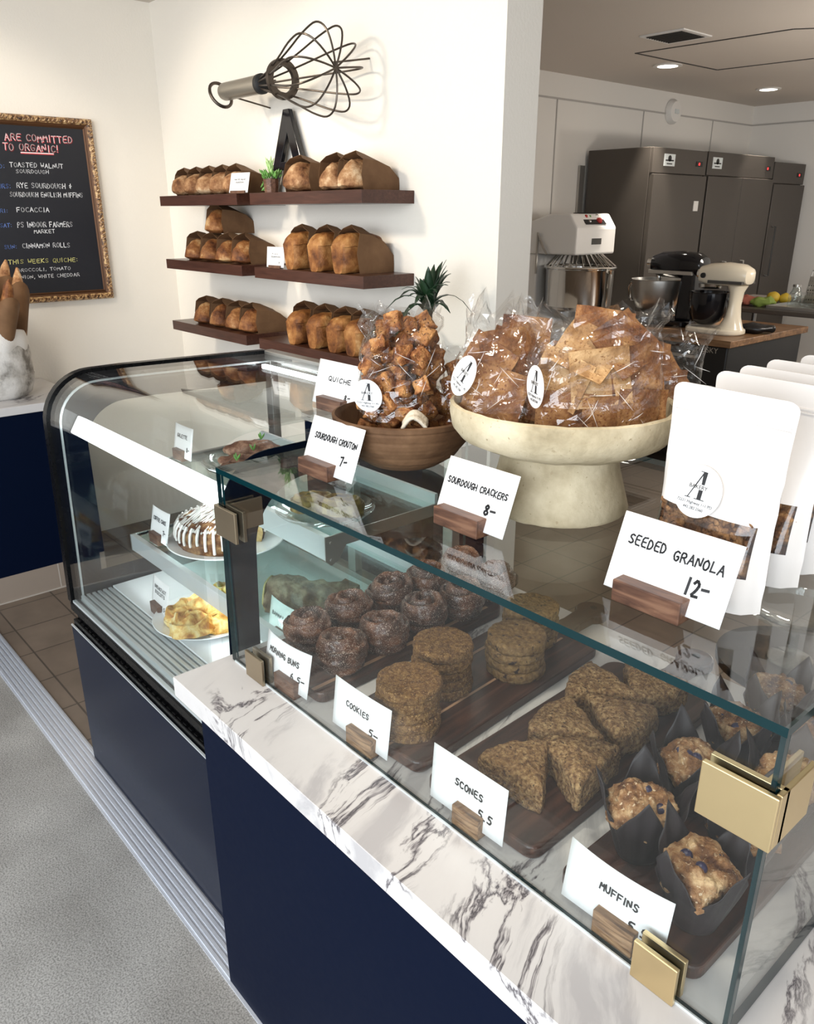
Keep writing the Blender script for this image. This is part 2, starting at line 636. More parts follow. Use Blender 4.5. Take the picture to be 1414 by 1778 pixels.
M['bun'] = mottled('caramel_bun', [(0.30, (0.026, 0.009, 0.005)), (0.50, (0.085, 0.029, 0.014)), (0.72, (0.21, 0.080, 0.034))], 22, 6, 0.38, 0.35, 120, 0.002, speck=(0.46, 0.36, 0.29), speck_scale=430, speck_thr=0.612, spec=0.5)
M['cookie'] = mottled('oat_cookie', [(0.30, (0.085, 0.034, 0.011)), (0.48, (0.160, 0.074, 0.023)), (0.70, (0.27, 0.145, 0.050))], 110, 9, 0.75, 1.0, 170, 0.008, speck=(0.42, 0.26, 0.11), speck_scale=330, speck_thr=0.63)
M['cookie_top'] = M['cookie']
M['chip'] = mottled('chip_cookie', [(0.30, (0.105, 0.052, 0.018)), (0.50, (0.170, 0.094, 0.034)), (0.70, (0.26, 0.155, 0.060))], 100, 8, 0.75, 0.8, 150, 0.006, speck=(0.022, 0.010, 0.008), speck_scale=62, speck_thr=0.66)
M['scone'] = mottled('seeded_scone', [(0.30, (0.105, 0.047, 0.018)), (0.48, (0.24, 0.130, 0.054)), (0.68, (0.42, 0.27, 0.125))], 120, 9, 0.8, 1.0, 150, 0.008, speck=(0.06, 0.028, 0.012), speck_scale=190, speck_thr=0.64)
M['muffin'] = mottled('muffin_crumb', [(0.30, (0.085, 0.030, 0.012)), (0.48, (0.27, 0.125, 0.048)), (0.70, (0.58, 0.38, 0.20))], 36, 8, 0.65, 0.9, 120, 0.007, speck=(0.62, 0.46, 0.30), speck_scale=200, speck_thr=0.66)
M['berry'] = plain('blueberry', (0.022, 0.018, 0.055), 0.35)
M['tulip'] = plain('brown_tulip_paper', (0.018, 0.012, 0.013), 0.55)
M['cracker'] = mottled('cracker_sheet', [(0.30, (0.065, 0.020, 0.007)), (0.48, (0.185, 0.073, 0.023)), (0.70, (0.36, 0.185, 0.070))], 26, 8, 0.6, 0.8, 170, 0.003, speck=(0.16, 0.050, 0.015), speck_scale=240, speck_thr=0.62)
M['cracker_pale'] = mottled('pale_cracker', [(0.30, (0.18, 0.085, 0.030)), (0.48, (0.37, 0.21, 0.088)), (0.70, (0.52, 0.34, 0.17))], 26, 8, 0.6, 0.8, 170, 0.003, speck=(0.20, 0.090, 0.03), speck_scale=260, speck_thr=0.64)
M['crouton'] = mottled('toasted_crouton', [(0.30, (0.085, 0.024, 0.009)), (0.46, (0.27, 0.100, 0.032)), (0.68, (0.56, 0.28, 0.10))], 32, 6, 0.7, 1.0, 130, 0.005, speck=(0.055, 0.016, 0.010), speck_scale=230, speck_thr=0.64)
M['clay'] = mottled('brown_clay', [(0.3, (0.055, 0.025, 0.011)), (0.5, (0.105, 0.052, 0.024)), (0.7, (0.185, 0.10, 0.050))], 7, 6, 0.75, 0.4, 60, obj_random=False)
M['stone'] = mottled('cream_stoneware', [(0.3, (0.30, 0.245, 0.15)), (0.5, (0.46, 0.385, 0.255)), (0.7, (0.60, 0.52, 0.365))], 9, 8, 0.75, 0.35, 80, speck=(0.36, 0.29, 0.18), speck_scale=120, speck_thr=0.70, obj_random=False)
M['pouch'] = plain('white_pouch_paper', (0.68, 0.645, 0.615), 0.45, bump_amt=0.12, bump_scale=14)
M['pouch_window'] = glass('pouch_window', (0.90, 0.86, 0.82), ior=1.5, extra=0.01, rough=0.08)
M['oats'] = mottled('granola_oats', [(0.30, (0.035, 0.013, 0.006)), (0.48, (0.13, 0.058, 0.022)), (0.68, (0.40, 0.23, 0.10))], 50, 4, 0.6, 0.4, 140)
M['sticker'] = plain('clear_sticker', (0.84, 0.84, 0.84), 0.12)
M['chalk_black'] = plain('chalkboard', (0.008, 0.009, 0.014), 0.45)
M['chalk_white'] = plain('chalk_white', (0.86, 0.86, 0.88), 0.8)
M['chalk_red'] = plain('chalk_red', (0.55, 0.05, 0.06), 0.8)
M['chalk_pink'] = plain('chalk_pink', (0.88, 0.66, 0.66), 0.8)
M['chalk_blue'] = plain('chalk_blue', (0.13, 0.22, 0.55), 0.8)
M['chalk_yellow'] = plain('chalk_yellow', (0.75, 0.70, 0.25), 0.8)
M['gilt'] = mottled('gilt_frame', [(0.35, (0.05, 0.02, 0.008)), (0.50, (0.28, 0.14, 0.055)), (0.64, (0.62, 0.42, 0.20))], 60, 4, 0.4, 0.6, 90, spec=0.6)
M['gilt_dark'] = plain('frame_bronze', (0.12, 0.055, 0.025), 0.35, 0.4)
M['potstone'] = mottled('weathered_concrete', [(0.30, (0.22, 0.20, 0.175)), (0.46, (0.52, 0.49, 0.45)), (0.65, (0.72, 0.69, 0.65))], 12, 9, 0.9, 0.8, 45, obj_random=False)
M['linen'] = plain('white_linen', (0.76, 0.725, 0.68), 0.9, bump_amt=0.4, bump_scale=160)
M['linen_red'] = plain('red_stripe', (0.42, 0.07, 0.10), 0.9)
M['leaf_dark'] = plain('dark_green_leaf', (0.010, 0.032, 0.012), 0.4)
M['leaf'] = plain('succulent_green', (0.14, 0.32, 0.07), 0.5)
M['leaf_pale'] = plain('pale_succulent', (0.42, 0.60, 0.25), 0.5)
M['trunk'] = plain('plant_trunk', (0.045, 0.034, 0.022), 0.8, bump_amt=0.6, bump_scale=60)
M['whiskmetal'] = plain('dark_steel_wire', (0.085, 0.068, 0.055), 0.35, 0.8)
M['whiskgrip'] = plain('whisk_grip_steel', (0.33, 0.30, 0.25), 0.35, 0.7)
M['gloss_black'] = plain('gloss_black', (0.006, 0.006, 0.008), 0.10)
M['white_dish'] = plain('white_china', (0.84, 0.86, 0.86), 0.2)
M['pastry'] = mottled('laminated_pastry', [(0.30, (0.36, 0.13, 0.02)), (0.44, (0.62, 0.33, 0.07)), (0.56, (0.80, 0.58, 0.20)), (0.70, (0.86, 0.72, 0.38))], 26, 5, 0.5, 0.5, 70, distort=0.4)
M['cake'] = mottled('cake_crumb', [(0.30, (0.06, 0.022, 0.010)), (0.5, (0.16, 0.07, 0.03)), (0.70, (0.46, 0.28, 0.12))], 26, 6, 0.75, 0.7, 90)
M['icing'] = plain('white_icing', (0.88, 0.85, 0.80), 0.3)
M['banana'] = mottled('banana_bread_crust', [(0.30, (0.07, 0.032, 0.018)), (0.5, (0.22, 0.115, 0.068)), (0.70, (0.50, 0.34, 0.23))], 24, 8, 0.7, 0.8, 90)
M['crumb'] = mottled('yellow_crumb', [(0.35, (0.48, 0.30, 0.10)), (0.65, (0.74, 0.56, 0.26))], 40, 5, 0.8, 0.5, 120)
M['galette'] = mottled('galette_crust', [(0.30, (0.06, 0.026, 0.016)), (0.5, (0.15, 0.070, 0.042)), (0.70, (0.34, 0.20, 0.13))], 30, 6, 0.6, 0.7, 90)
M['baklava'] = mottled('golden_pastry', [(0.30, (0.07, 0.045, 0.010)), (0.5, (0.19, 0.13, 0.035)), (0.70, (0.36, 0.27, 0.09))], 28, 6, 0.5, 0.7, 90, distort=0.5)
M['light'] = plain('lamp_glow', (1.0, 0.95, 0.85), 0.4, emit=9)
M['vent'] = plain('dark_vent', (0.05, 0.045, 0.04), 0.6)
M['black_plastic'] = plain('black_plastic', (0.005, 0.005, 0.006), 0.35)
M['red_led'] = plain('red_display', (0.8, 0.03, 0.03), 0.4, emit=2.0)
M['red'] = plain('red_button', (0.45, 0.02, 0.015), 0.4)
M['table_wood'] = wood('workbench_top', (0.10, 0.048, 0.020), (0.20, 0.105, 0.048), (0.30, 0.17, 0.085), (1.5, 10, 10), 3, 0.4)
M['cream'] = plain('cream_enamel', (0.74, 0.66, 0.52), 0.2)
M['towel'] = plain('waffle_cloth', (0.62, 0.54, 0.42), 0.9, bump_amt=0.7, bump_scale=140)
M['yellow'] = plain('yellow_citrus', (0.55, 0.38, 0.03), 0.5)
M['green_veg'] = plain('green_vegetable', (0.22, 0.30, 0.06), 0.6)
M['red_veg'] = plain('red_vegetable', (0.40, 0.12, 0.08), 0.6)

# ------------------------------------------------------------------ lettering
STROKES = {
'A': '0,0 .5,1 1,0|.22,.38 .8,.38', 'B': '.05,0 .05,1 .7,.95 .8,.75 .6,.55 .1,.5|.6,.55 .95,.35 .8,.08 .05,0', 'C': '.95,.85 .6,1 .2,.85 .05,.5 .2,.12 .6,0 .95,.15',
'D': '.05,0 .05,1 .6,.92 .95,.5 .65,.08 .05,0', 'E': '.95,1 .1,1 .05,0 .95,0|.08,.52 .8,.52', 'F': '.05,0 .05,1 .95,1|.05,.52 .75,.52', 'G': '.95,.85 .55,1 .15,.8 .05,.45 .25,.08 .65,0 .9,.2 .9,.45 .55,.45',
'H': '.05,0 .05,1|.95,0 .95,1|.05,.5 .95,.5', 'I': '.5,0 .5,1', 'K': '.05,0 .05,1|.9,1 .08,.45 .95,0', 'L': '.1,1 .08,0 .9,0', 'M': '0,0 .1,1 .5,.35 .9,1 1,0', 'N': '.05,0 .08,1 .92,0 .95,1',
'O': '.5,1 .12,.82 .03,.45 .25,.05 .65,.02 .95,.35 .92,.75 .6,1 .5,1', 'P': '.05,0 .05,1 .75,.95 .9,.72 .7,.5 .05,.45', 'Q': '.5,1 .12,.82 .03,.45 .25,.05 .65,.02 .95,.35 .92,.75 .6,1 .5,1|.6,.3 1,-.1',
'R': '.05,0 .05,1 .75,.95 .88,.72 .7,.52 .05,.48|.45,.5 .98,0', 'S': '.92,.85 .55,1 .15,.85 .2,.6 .75,.42 .9,.2 .55,0 .08,.12', 'T': '0,1 1,1|.5,1 .48,0', 'U': '.05,1 .08,.25 .4,0 .75,.08 .92,.35 .95,1',
'V': '.0,1 .5,0 1,1', 'W': '0,1 .22,0 .5,.65 .78,0 1,1', 'X': '0,1 1,0|0,0 1,1', 'Y': '0,1 .5,.5 1,1|.5,.5 .45,0', 'Z': '.05,1 .95,1 .05,0 .95,0',
'1': '.5,1 .42,0', '2': '.1,.8 .45,1 .85,.8 .6,.4 .05,0 .95,.02', '5': '.9,1 .25,1 .15,.55 .6,.6 .9,.35 .65,.03 .1,.05', '6': '.75,1 .25,.6 .12,.25 .4,0 .8,.1 .8,.4 .4,.5 .15,.3', '7': '.05,.95 .95,1 .45,0',
'8': '.5,.52 .15,.75 .5,1 .85,.78 .5,.52 .1,.25 .5,0 .92,.25 .5,.52', '-': '.05,.5 .95,.55', '.': '.4,0 .5,.05', ':': '.5,.15 .5,.2|.5,.75 .5,.8', ',': '.5,.1 .35,-.15', '!': '.6,1 .45,.3|.4,0 .4,.05', '&': '.5,1 .5,0|.1,.65 .9,.5 .2,.3', ' ': ''}


def pen(bm_b, text, x, z, h, w=None, total=None, th=0.2, fn=None, seed=1, jit=0.06, mi=0):
    """marker strokes in the XZ plane, from x at baseline z; fn(x, z) -> 3-D point"""
    R = random.Random(seed)
    widths = [0.62 if c not in ' .,:!1I' else (0.42 if c in ' 1' else 0.3) for c in text]
    step = sum(widths) + 0.2 * len(text)
    k = h if total is None else total / step
    hw = th * h * 0.5
    cx = x
    for c, wd in zip(text, widths):
        dz = R.uniform(-jit, jit) * h
        sl = R.uniform(-0.02, 0.10)
        for st in STROKES.get(c, '').split('|'):
            if not st:
                continue
            P = []
            for q in st.split(' '):
                a, b_ = (float(t) for t in q.split(','))
                b_ += R.uniform(-jit, jit) * 0.5
                P.append((cx + (a * wd + sl * b_) * k, z + dz + b_ * h))
            # chaikin smoothing
            if len(P) > 3:
                Q = [P[0]]
                for p0, p1 in zip(P, P[1:]):
                    Q += [(0.78 * p0[0] + 0.22 * p1[0], 0.78 * p0[1] + 0.22 * p1[1]), (0.22 * p0[0] + 0.78 * p1[0], 0.22 * p0[1] + 0.78 * p1[1])]
                Q.append(P[-1])
                P = Q
            for p0, p1 in zip(P, P[1:]):
                dx, dzz = p1[0] - p0[0], p1[1] - p0[1]
                l = sqrt(dx * dx + dzz * dzz) or 1e-6
                ux, uz = dx / l, dzz / l
                nx, nz = -uz * hw, ux * hw
                e = hw * 0.8
                a0 = (p0[0] - ux * e, p0[1] - uz * e)
                a1 = (p1[0] + ux * e, p1[1] + uz * e)
                bm_b.quad(fn(a0[0] + nx, a0[1] + nz), fn(a0[0] - nx, a0[1] - nz), fn(a1[0] - nx, a1[1] - nz), fn(a1[0] + nx, a1[1] + nz), mi)
        cx += (wd + 0.2) * k
    return cx


def type_mesh(name, text, size, mat, parent, loc, rot=(0, 0, 0), extrude=0.0002, align='CENTER'):
    cu = bpy.data.curves.new(name, 'FONT')
    cu.body = text
    cu.size = size
    cu.extrude = extrude
    cu.align_x = align
    o = link(bpy.data.objects.new(name, cu))
    bpy.context.view_layer.update()
    me = bpy.data.meshes.new_from_object(o.evaluated_get(bpy.context.evaluated_depsgraph_get()))
    bpy.data.objects.remove(o)
    me.materials.clear()
    me.materials.append(mat)
    o = link(bpy.data.objects.new(name, me))
    o.parent = parent
    o.location = loc
    o.rotation_euler = rot
    return o


def big_a(bm_b, s, fn, mi=0):
    """the serif capital of the bakery's mark, height s, centred; fn(x, z)"""
    def poly(ps):
        f = bm_b.bm.faces.new([bm_b.bm.verts.new(fn(x * s, z * s)) for x, z in ps])
        f.material_index = mi
    poly([(-.36, 0.03), (-.32, 0.03), (.08, .97), (.04, 1.0)])
    poly([(.03, 1.0), (.20, 1.0), (.20, .56), (.075, .56)])
    poly([(.03, .36), (.20, .36), (.20, .03), (.03, .03)])
    poly([(-.46, 0), (-.22, 0), (-.22, .03), (-.46, .03)])
    poly([(-.08, 0), (.34, 0), (.34, .03), (-.08, .03)])
    poly([(-.08, 1.0), (.20, 1.0), (.20, 1.025), (-.08, 1.025)])

# ------------------------------------------------------------------ the setting
struct(B().box(-6, 4, -5, 0.614, -0.1, 0).done('floor', M['concrete'], smooth=False))
struct(B().box(-6, 4, 0.614, 9.2, -0.1, 0).done('floor_tiled', M['tile'], smooth=False))
b = B().box(-4.6, 2.6, 0.612, 0.7175, 0, 0.004)
for k in range(6):
    y = 0.620 + k * 0.0165
    b.box(-4.6, 2.6, y, y + 0.009, 0.004, 0.0075)
struct(b.done('trim_1', M['strip'], smooth=False))
struct(B().box(-4.75, -4.6, -5, 2.30, 0, 2.9).done('wall_left', M['wall'], smooth=False))
b = B().box(-4.75, -4.6, 2.30, 9.0, 0, 2.9)
struct(b.done('wall_kitchen_left', M['kwall'], smooth=False))
struct(B().box(-4.6, -2.035, 2.215, 2.39, 0, 2.84).done('wall_back', M['wall'], smooth=False))
struct(B().box(-4.75, 2.75, 8.85, 9.0, 0, 2.9).done('wall_kitchen_back', M['kwall'], smooth=False))
struct(B().box(2.6, 2.75, 2.3, 8.85, 0, 2.9).done('wall_kitchen_blocker', M['kwall'], smooth=False))  # unseen wall added to shut out sky light and darken the kitchen
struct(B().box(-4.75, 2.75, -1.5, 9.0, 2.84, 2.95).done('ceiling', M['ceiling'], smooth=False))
b = B().box(-4.598, -4.590, 2.392, 8.84, 2.655, 2.667)
for y in (3.4, 4.6, 5.63, 6.85, 8.05):
    b.box(-4.599, -4.594, y, y + 0.010, 0, 2.655)
b.box(-4.59, 2.6, 8.838, 8.848, 2.655, 2.667)
for x in (-3.3, -2.0, -0.8):
    b.box(x, x + 0.01, 8.843, 8.849, 0, 2.655)
struct(b.done('trim_2', M['kline'], smooth=False))
# ceiling panel joints in the kitchen
b = B()
for p, q in (((-3.714, 5.368), (-2.639, 5.416)), ((-2.639, 5.416), (-1.9, 6.0)), ((-3.714, 5.368), (-3.692, 6.437)), ((-3.692, 6.437), (-2.983, 6.501))):
    d = Vector((q[0] - p[0], q[1] - p[1], 0)).normalized()
    n = Vector((-d.y, d.x, 0)) * 0.007
    b.prism([(p[0] + n.x, p[1] + n.y), (q[0] + n.x, q[1] + n.y), (q[0] - n.x, q[1] - n.y), (p[0] - n.x, p[1] - n.y)], 'z', 2.836, 2.8405)
struct(b.done('trim_3', M['vent'], smooth=False))

# ------------------------------------------------------------------ left service counter, pot of baguettes, chalkboard
t = thing('base_cabinet', 'dark navy cabinet below the framed chalkboard', 'cabinet', (-4.28, 0.3, 0))
B().box(-0.31, 0.315, -1.8, 1.045, 0.135, 0.92).done('carcass', M['navy'], t, smooth=False)
b = B().box(-0.31, 0.315, -1.8, 1.045, 0, 0.135)
b.done('kick_plate', M['kick'], t, smooth=False)
b = B()
for k in range(9):
    b.box(0.3145, 0.3165, -1.6 + k * 0.3, -1.594 + k * 0.3, 0.0, 0.135)
b.box(0.3145, 0.322, -1.8, 1.045, 0.0, 0.006)
b.done('grout_line', M['grout'], t, smooth=False)
o = tag(B().box(-4.595, -3.955, -1.5, 1.36, 0.92, 0.96).done('worktop', M['marble'], smooth=False, bevel=0.003), 'white marble worktop under the concrete pot of baguettes', 'worktop')

t = thing('concrete_pot', 'weathered whitish concrete pot holding baguettes, left edge', 'pot', (-4.25, 1.05, 0.96))
b = B().lathe([(0.0, 0.0), (0.125, 0.0), (0.15, 0.02), (0.168, 0.07), (0.172, 0.11), (0.168, 0.114), (0.172, 0.12), (0.172, 0.21), (0.16, 0.27), (0.15, 0.30), (0.135, 0.30), (0.14, 0.2), (0.13, 0.05), (0, 0.04)], 48, cap0=False, cap1=False)
b.rough(0.006, 22, 3, 3)
b.done('pot_body', M['potstone'], t)
tl = B().surf(lambda u, v: ((0.158 + 0.012 * sin(v * pi) + 0.006 * sin(u * 2 * pi * 9) * v) * cos(u * 2 * pi), (0.158 + 0.012 * sin(v * pi) + 0.006 * sin(u * 2 * pi * 9) * v) * sin(u * 2 * pi), 0.315 - 0.10 * v + 0.012 * sin(u * 2 * pi * 3)), 96, 10, True)
tl.surf(lambda u, v: ((0.158 - 0.03 * v) * cos(u * 2 * pi), (0.158 - 0.03 * v) * sin(u * 2 * pi), 0.315 - 0.06 * v + 0.012 * sin(u * 2 * pi * 3)), 96, 3, True)
o = tag(tl.done('linen_liner', M['linen'], loc=(-4.25, 1.05, 0.96), solid=0.004), 'white linen liner folded over the rim of the concrete pot', 'linen')
for k, a in enumerate((-0.62, -0.50)):
    B().surf(lambda u, v: ((0.162 + 0.012 * sin(v * pi)) * cos(a + 0.05 * u - 0.12 * v) * 1.016, (0.162 + 0.012 * sin(v * pi)) * sin(a + 0.05 * u - 0.12 * v) * 1.016, 0.318 - 0.10 * v + 0.012 * sin((a + 0.05 * u) * 3)), 2, 8).done('red_stripe', M['linen_red'], o, solid=0.003)


def baguette(seed):
    R = random.Random(seed)
    n = 14
    pts = [(0, 0, 0.46 * k / n) for k in range(n + 1)]
    r = [0.034 * max(0.12, sqrt(max(0, 1 - max(0, (k / n - 0.55) / 0.45) ** 2.0))) for k in range(n + 1)]
    bb = B().tube(pts, r, 14)
    bb.rough(0.004, 30, seed)
    return bb


bag_spots = [(0.085, -0.01, 0.20, 0.16, 5), (0.045, 0.085, 0.06, 0.24, 3), (-0.01, -0.075, 0.20, -0.10, 8), (0.0, 0.02, -0.02, 0.10, 12), (0.085, 0.06, 0.16, 0.26, 15), (-0.08, 0.03, -0.2, 0.1, 18)]
for k, (dx, dy, ax, ay, sd) in enumerate(bag_spots):
    dx, dy = dx + 0.012, dy + 0.02
    where = ['rightmost front of the pot', 'tallest at the right of the pot', 'at the front left of the pot', 'in the middle of the pot', 'leaning out to the right of the pot', 'at the back left of the pot'][k]
    o = baguette(sd).done('baguette', M['crust_pale'] if k % 2 else M['crust'], loc=(-4.25 + dx, 1.05 + dy, 1.075 + 0.035 * (k % 3)), rot=(-ay, ax, k))
    tag(o, 'crusty baguette with pointed tip, ' + where, 'baguette', 'baguettes in the concrete pot')
    s = B().surf(lambda u, v: ((0.030 + 0.022 * v) * cos(u * 2 * pi), (0.030 + 0.022 * v) * sin(u * 2 * pi), 0.10 + 0.22 * v + 0.07 * v * cos(u * 2 * pi + k)), 18, 4, True)
    o2 = s.done('paper_sleeve', M['kraft'], loc=o.location, rot=o.rotation_euler, solid=0.001)
    tag(o2, 'brown paper sleeve of the baguette ' + where, 'paper sleeve', 'paper sleeves in the concrete pot')

# chalkboard in a gilt frame on the left wall
t = thing('framed_chalkboard', 'black chalkboard menu in a carved gilt frame on the left wall', 'chalkboard', (-4.598, 0, 0))
fy0, fy1, fz0, fz1 = 1.03, 1.815, 1.357, 2.259
B().box(0.006, 0.014, fy0 + 0.04, fy1 - 0.04, fz0 + 0.04, fz1 - 0.04).done('writing_board', M['chalk_black'], t, smooth=False)


def frame_ring(y0, y1, z0, z1, prof, name, mat, tw=None):
    """prof: (inset, x) closed section swept round the rectangle"""
    rings = []
    for (cy, cz, sy, sz) in ((y0, z0, 1, 1), (y1, z0, -1, 1), (y1, z1, -1, -1), (y0, z1, 1, -1)):
        rings.append([(x, cy + sy * i, cz + sz * i) for i, x in prof])
    rings.append(rings[0])
    return B().loft(rings, False, False).done(name, mat, t, smooth=False)


frame_ring(fy0, fy1, fz0, fz1, [(0, 0.0), (0, 0.02), (0.008, 0.032), (0.022, 0.034), (0.030, 0.024), (0.030, 0.0)], 'carved_moulding', M['gilt'])
frame_ring(fy0, fy1, fz0, fz1, [(0.030, 0.0), (0.030, 0.020), (0.040, 0.016), (0.044, 0.022), (0.050, 0.014), (0.053, 0.0)], 'inner_moulding', M['gilt_dark'])
b = B()
n = 44
for k in range(n):
    z = fz0 + 0.02 + (fz1 - fz0 - 0.04) * k / (n - 1)
    b.tube([(0.033, fy1 - 0.024, z - 0.008), (0.039, fy1 - 0.015, z), (0.033, fy1 - 0.005, z + 0.007)], [0.002, 0.0045, 0.002], 6)
n = 38
for zc in (fz0 + 0.015, fz1 - 0.015):
    for k in range(n):
        y = fy0 + 0.02 + (fy1 - fy0 - 0.04) * k / (n - 1)
        b.tube([(0.033, y - 0.007, zc - 0.009), (0.039, y, zc), (0.033, y + 0.007, zc + 0.009)], [0.002, 0.0045, 0.002], 6)
b.done('carved_leaves', M['gilt'], t)
for lines, mk, xo in (
    ([('WE', 1.29, 1.345, 2.140, 0.040), ('ARE COMMITTED', 1.372, 1.709, 2.140, 0.040), ('TO ORGANIC!', 1.357, 1.632, 2.095, 0.040)], 'chalk_red', 0),
    ([('WE', 1.29, 1.345, 2.140, 0.040), ('ARE COMMITTED', 1.372, 1.709, 2.140, 0.040), ('TO ORGANIC!', 1.357, 1.632, 2.095, 0.040)], 'chalk_pink', 1),
    ([('TOASTED WALNUT', 1.375, 1.642, 2.019, 0.027), ('SOURDOUGH', 1.400, 1.564, 1.991, 0.022), ('RYE SOURDOUGH &', 1.392, 1.672, 1.922, 0.030), ('SOURDOUGH ENGLISH MUFFINS', 1.352, 1.723, 1.880, 0.028), ('FOCACCIA', 1.373, 1.538, 1.808, 0.028), ('PS INDOOR FARMERS', 1.364, 1.647, 1.735, 0.032), ('MARKET', 1.441, 1.551, 1.705, 0.023), ('CINNAMON ROLLS', 1.372, 1.618, 1.633, 0.029), ('BROCCOLI, TOMATO', 1.327, 1.603, 1.518, 0.020), ('ONION, WHITE CHEDDAR', 1.322, 1.647, 1.482, 0.022)], 'chalk_white', 0),
    ([('WED:', 1.283, 1.355, 2.011, 0.024), ('THURS:', 1.27, 1.367, 1.918, 0.026), ('FRI:', 1.275, 1.333, 1.805, 0.022), ('SAT:', 1.281, 1.341, 1.735, 0.024), ('SUN:', 1.284, 1.348, 1.632, 0.024)], 'chalk_blue', 0),
    ([('THIS WEEKS QUICHE:', 1.290, 1.650, 1.558, 0.026)], 'chalk_yellow', 0)):
    for q, (tx, a, c, z, h) in enumerate(lines):
        b = B()
        pen(b, tx, a, z, h * 0.76, total=c - a, th=0.20 if mk == 'chalk_red' else (0.11 if mk == 'chalk_pink' else 0.135), fn=lambda x, zz: (0.0146 + 0.0004 * xo, x + (0.002 if mk == 'chalk_red' else 0), zz - (0.002 if mk == 'chalk_red' else 0)), seed=q + 3)
        b.done('chalk_lettering', M[mk], t, smooth=False, normals=False)
    if mk in ('chalk_red', 'chalk_pink'):
        dz = 0.0 if xo else -0.004
        b = B()
        b.quad((0.0146 + 0.0004 * xo, 1.437, 2.084 + dz), (0.0146 + 0.0004 * xo, 1.60, 2.084 + dz), (0.0146 + 0.0004 * xo, 1.60, 2.089 + dz), (0.0146 + 0.0004 * xo, 1.437, 2.089 + dz))
        b.done('chalk_underline', M[mk], t, smooth=False, normals=False)

# ------------------------------------------------------------------ bread wall
SH = {}
rows = {'upper': 1.836, 'middle': 1.530, 'lower': 1.214}
for side, (x0, x1) in {'left': (-4.161, -3.386), 'right': (-3.273, -2.483)}.items():
    for row, z in rows.items():
        o = B().box(x0, x1, 1.955, 2.214, z, z + 0.047).done('wall_shelf', M['shelf'], smooth=False, bevel=0.001)
        tag(o, f'dark brown floating shelf, {row} {side} of the six', 'shelf', 'floating bread shelves')


def loaf_bm(kind, seed):
    b = B()
    n, m = 22, 28
    Lg = 0.21 if kind != 'boule' else 0.17
    rings = []
    for i in range(n + 1):
        t_ = i / n
        e = max(0.02, (1 - abs(2 * t_ - 1) ** (3.2 if kind == 'tin' else 2.4))) ** 0.5
        ring = []
        for k in range(m):
            a = 2 * pi * k / m
            c, s_ = cos(a), sin(a)
            if kind == 'batard':
                x = 0.070 * e * c * (1 - 0.30 * max(0, s_))
                z = (0.095 * e * s_ if s_ > 0 else 0.018 * s_ * e) + 0.018
            elif kind == 'boule':
                x = 0.086 * e * c
                z = (0.082 * e * s_ if s_ > 0 else 0.03 * s_ * e) + 0.03
            elif kind == 'oval':
                x = 0.066 * e * c
                z = (0.075 * e * s_ if s_ > 0 else 0.025 * s_ * e) + 0.025
            else:
                q = 0.45
                x = 0.058 * (0.55 + 0.45 * e) * (abs(c) ** q) * (1 if c > 0 else -1) * (1.06 if s_ > 0 else 0.95)
                z = (0.100 + (0.048 * e) * (s_ ** 0.8) if s_ > 0 else 0.100 * (1 - abs(s_) ** q))
                if s_ > 0:
                    z = 0.100 + 0.052 * e * (1 - abs(c) ** 2.2)
            ring.append((x, Lg * t_, z))
        rings.append(ring)
    b.loft(rings)
    b.rough(0.006, 26, seed, 3)
    for v in b.bm.verts:
        v.co.z = max(v.co.z, 0.0)
    return b


def bag_bm(w, h, Lg, seed, peak=0.03):
    R = random.Random(seed)
    rings = []
    secs = [(0.0, 1.0, 1.0, 1.0), (0.35, 0.99, 0.95, 0.85), (0.7, 0.95, 0.78, 0.5), (1.0, 0.85, 0.42, 0.15)]
    for t_, sw, sh, sp in secs:
        W, Hh = w * sw, h * sh
        j = lambda: R.uniform(-0.003, 0.003)
        y = Lg * t_
        rings.append([(-W + j(), y, 0.0), (-W * 1.02 + j(), y + j() - (0.012 if t_ == 0 else 0), Hh * 0.5), (-W + j(), y + j(), Hh), (-W * 0.45, y + j() - (0.006 if t_ == 0 else 0), Hh + peak * sp * 0.55), (j(), y + j() + (0.018 if t_ == 0 else 0), Hh + peak * sp), (W * 0.45, y + j(), Hh + peak * sp * 0.55), (W + j(), y + j(), Hh), (W * 1.02 + j(), y - (0.012 if t_ == 0 else 0), Hh * 0.5), (W + j(), y, 0.0), (0, y, 0.0)])
    b = B().loft(rings, False, True)
    return b


loaf_proto, bag_proto = {}, {}


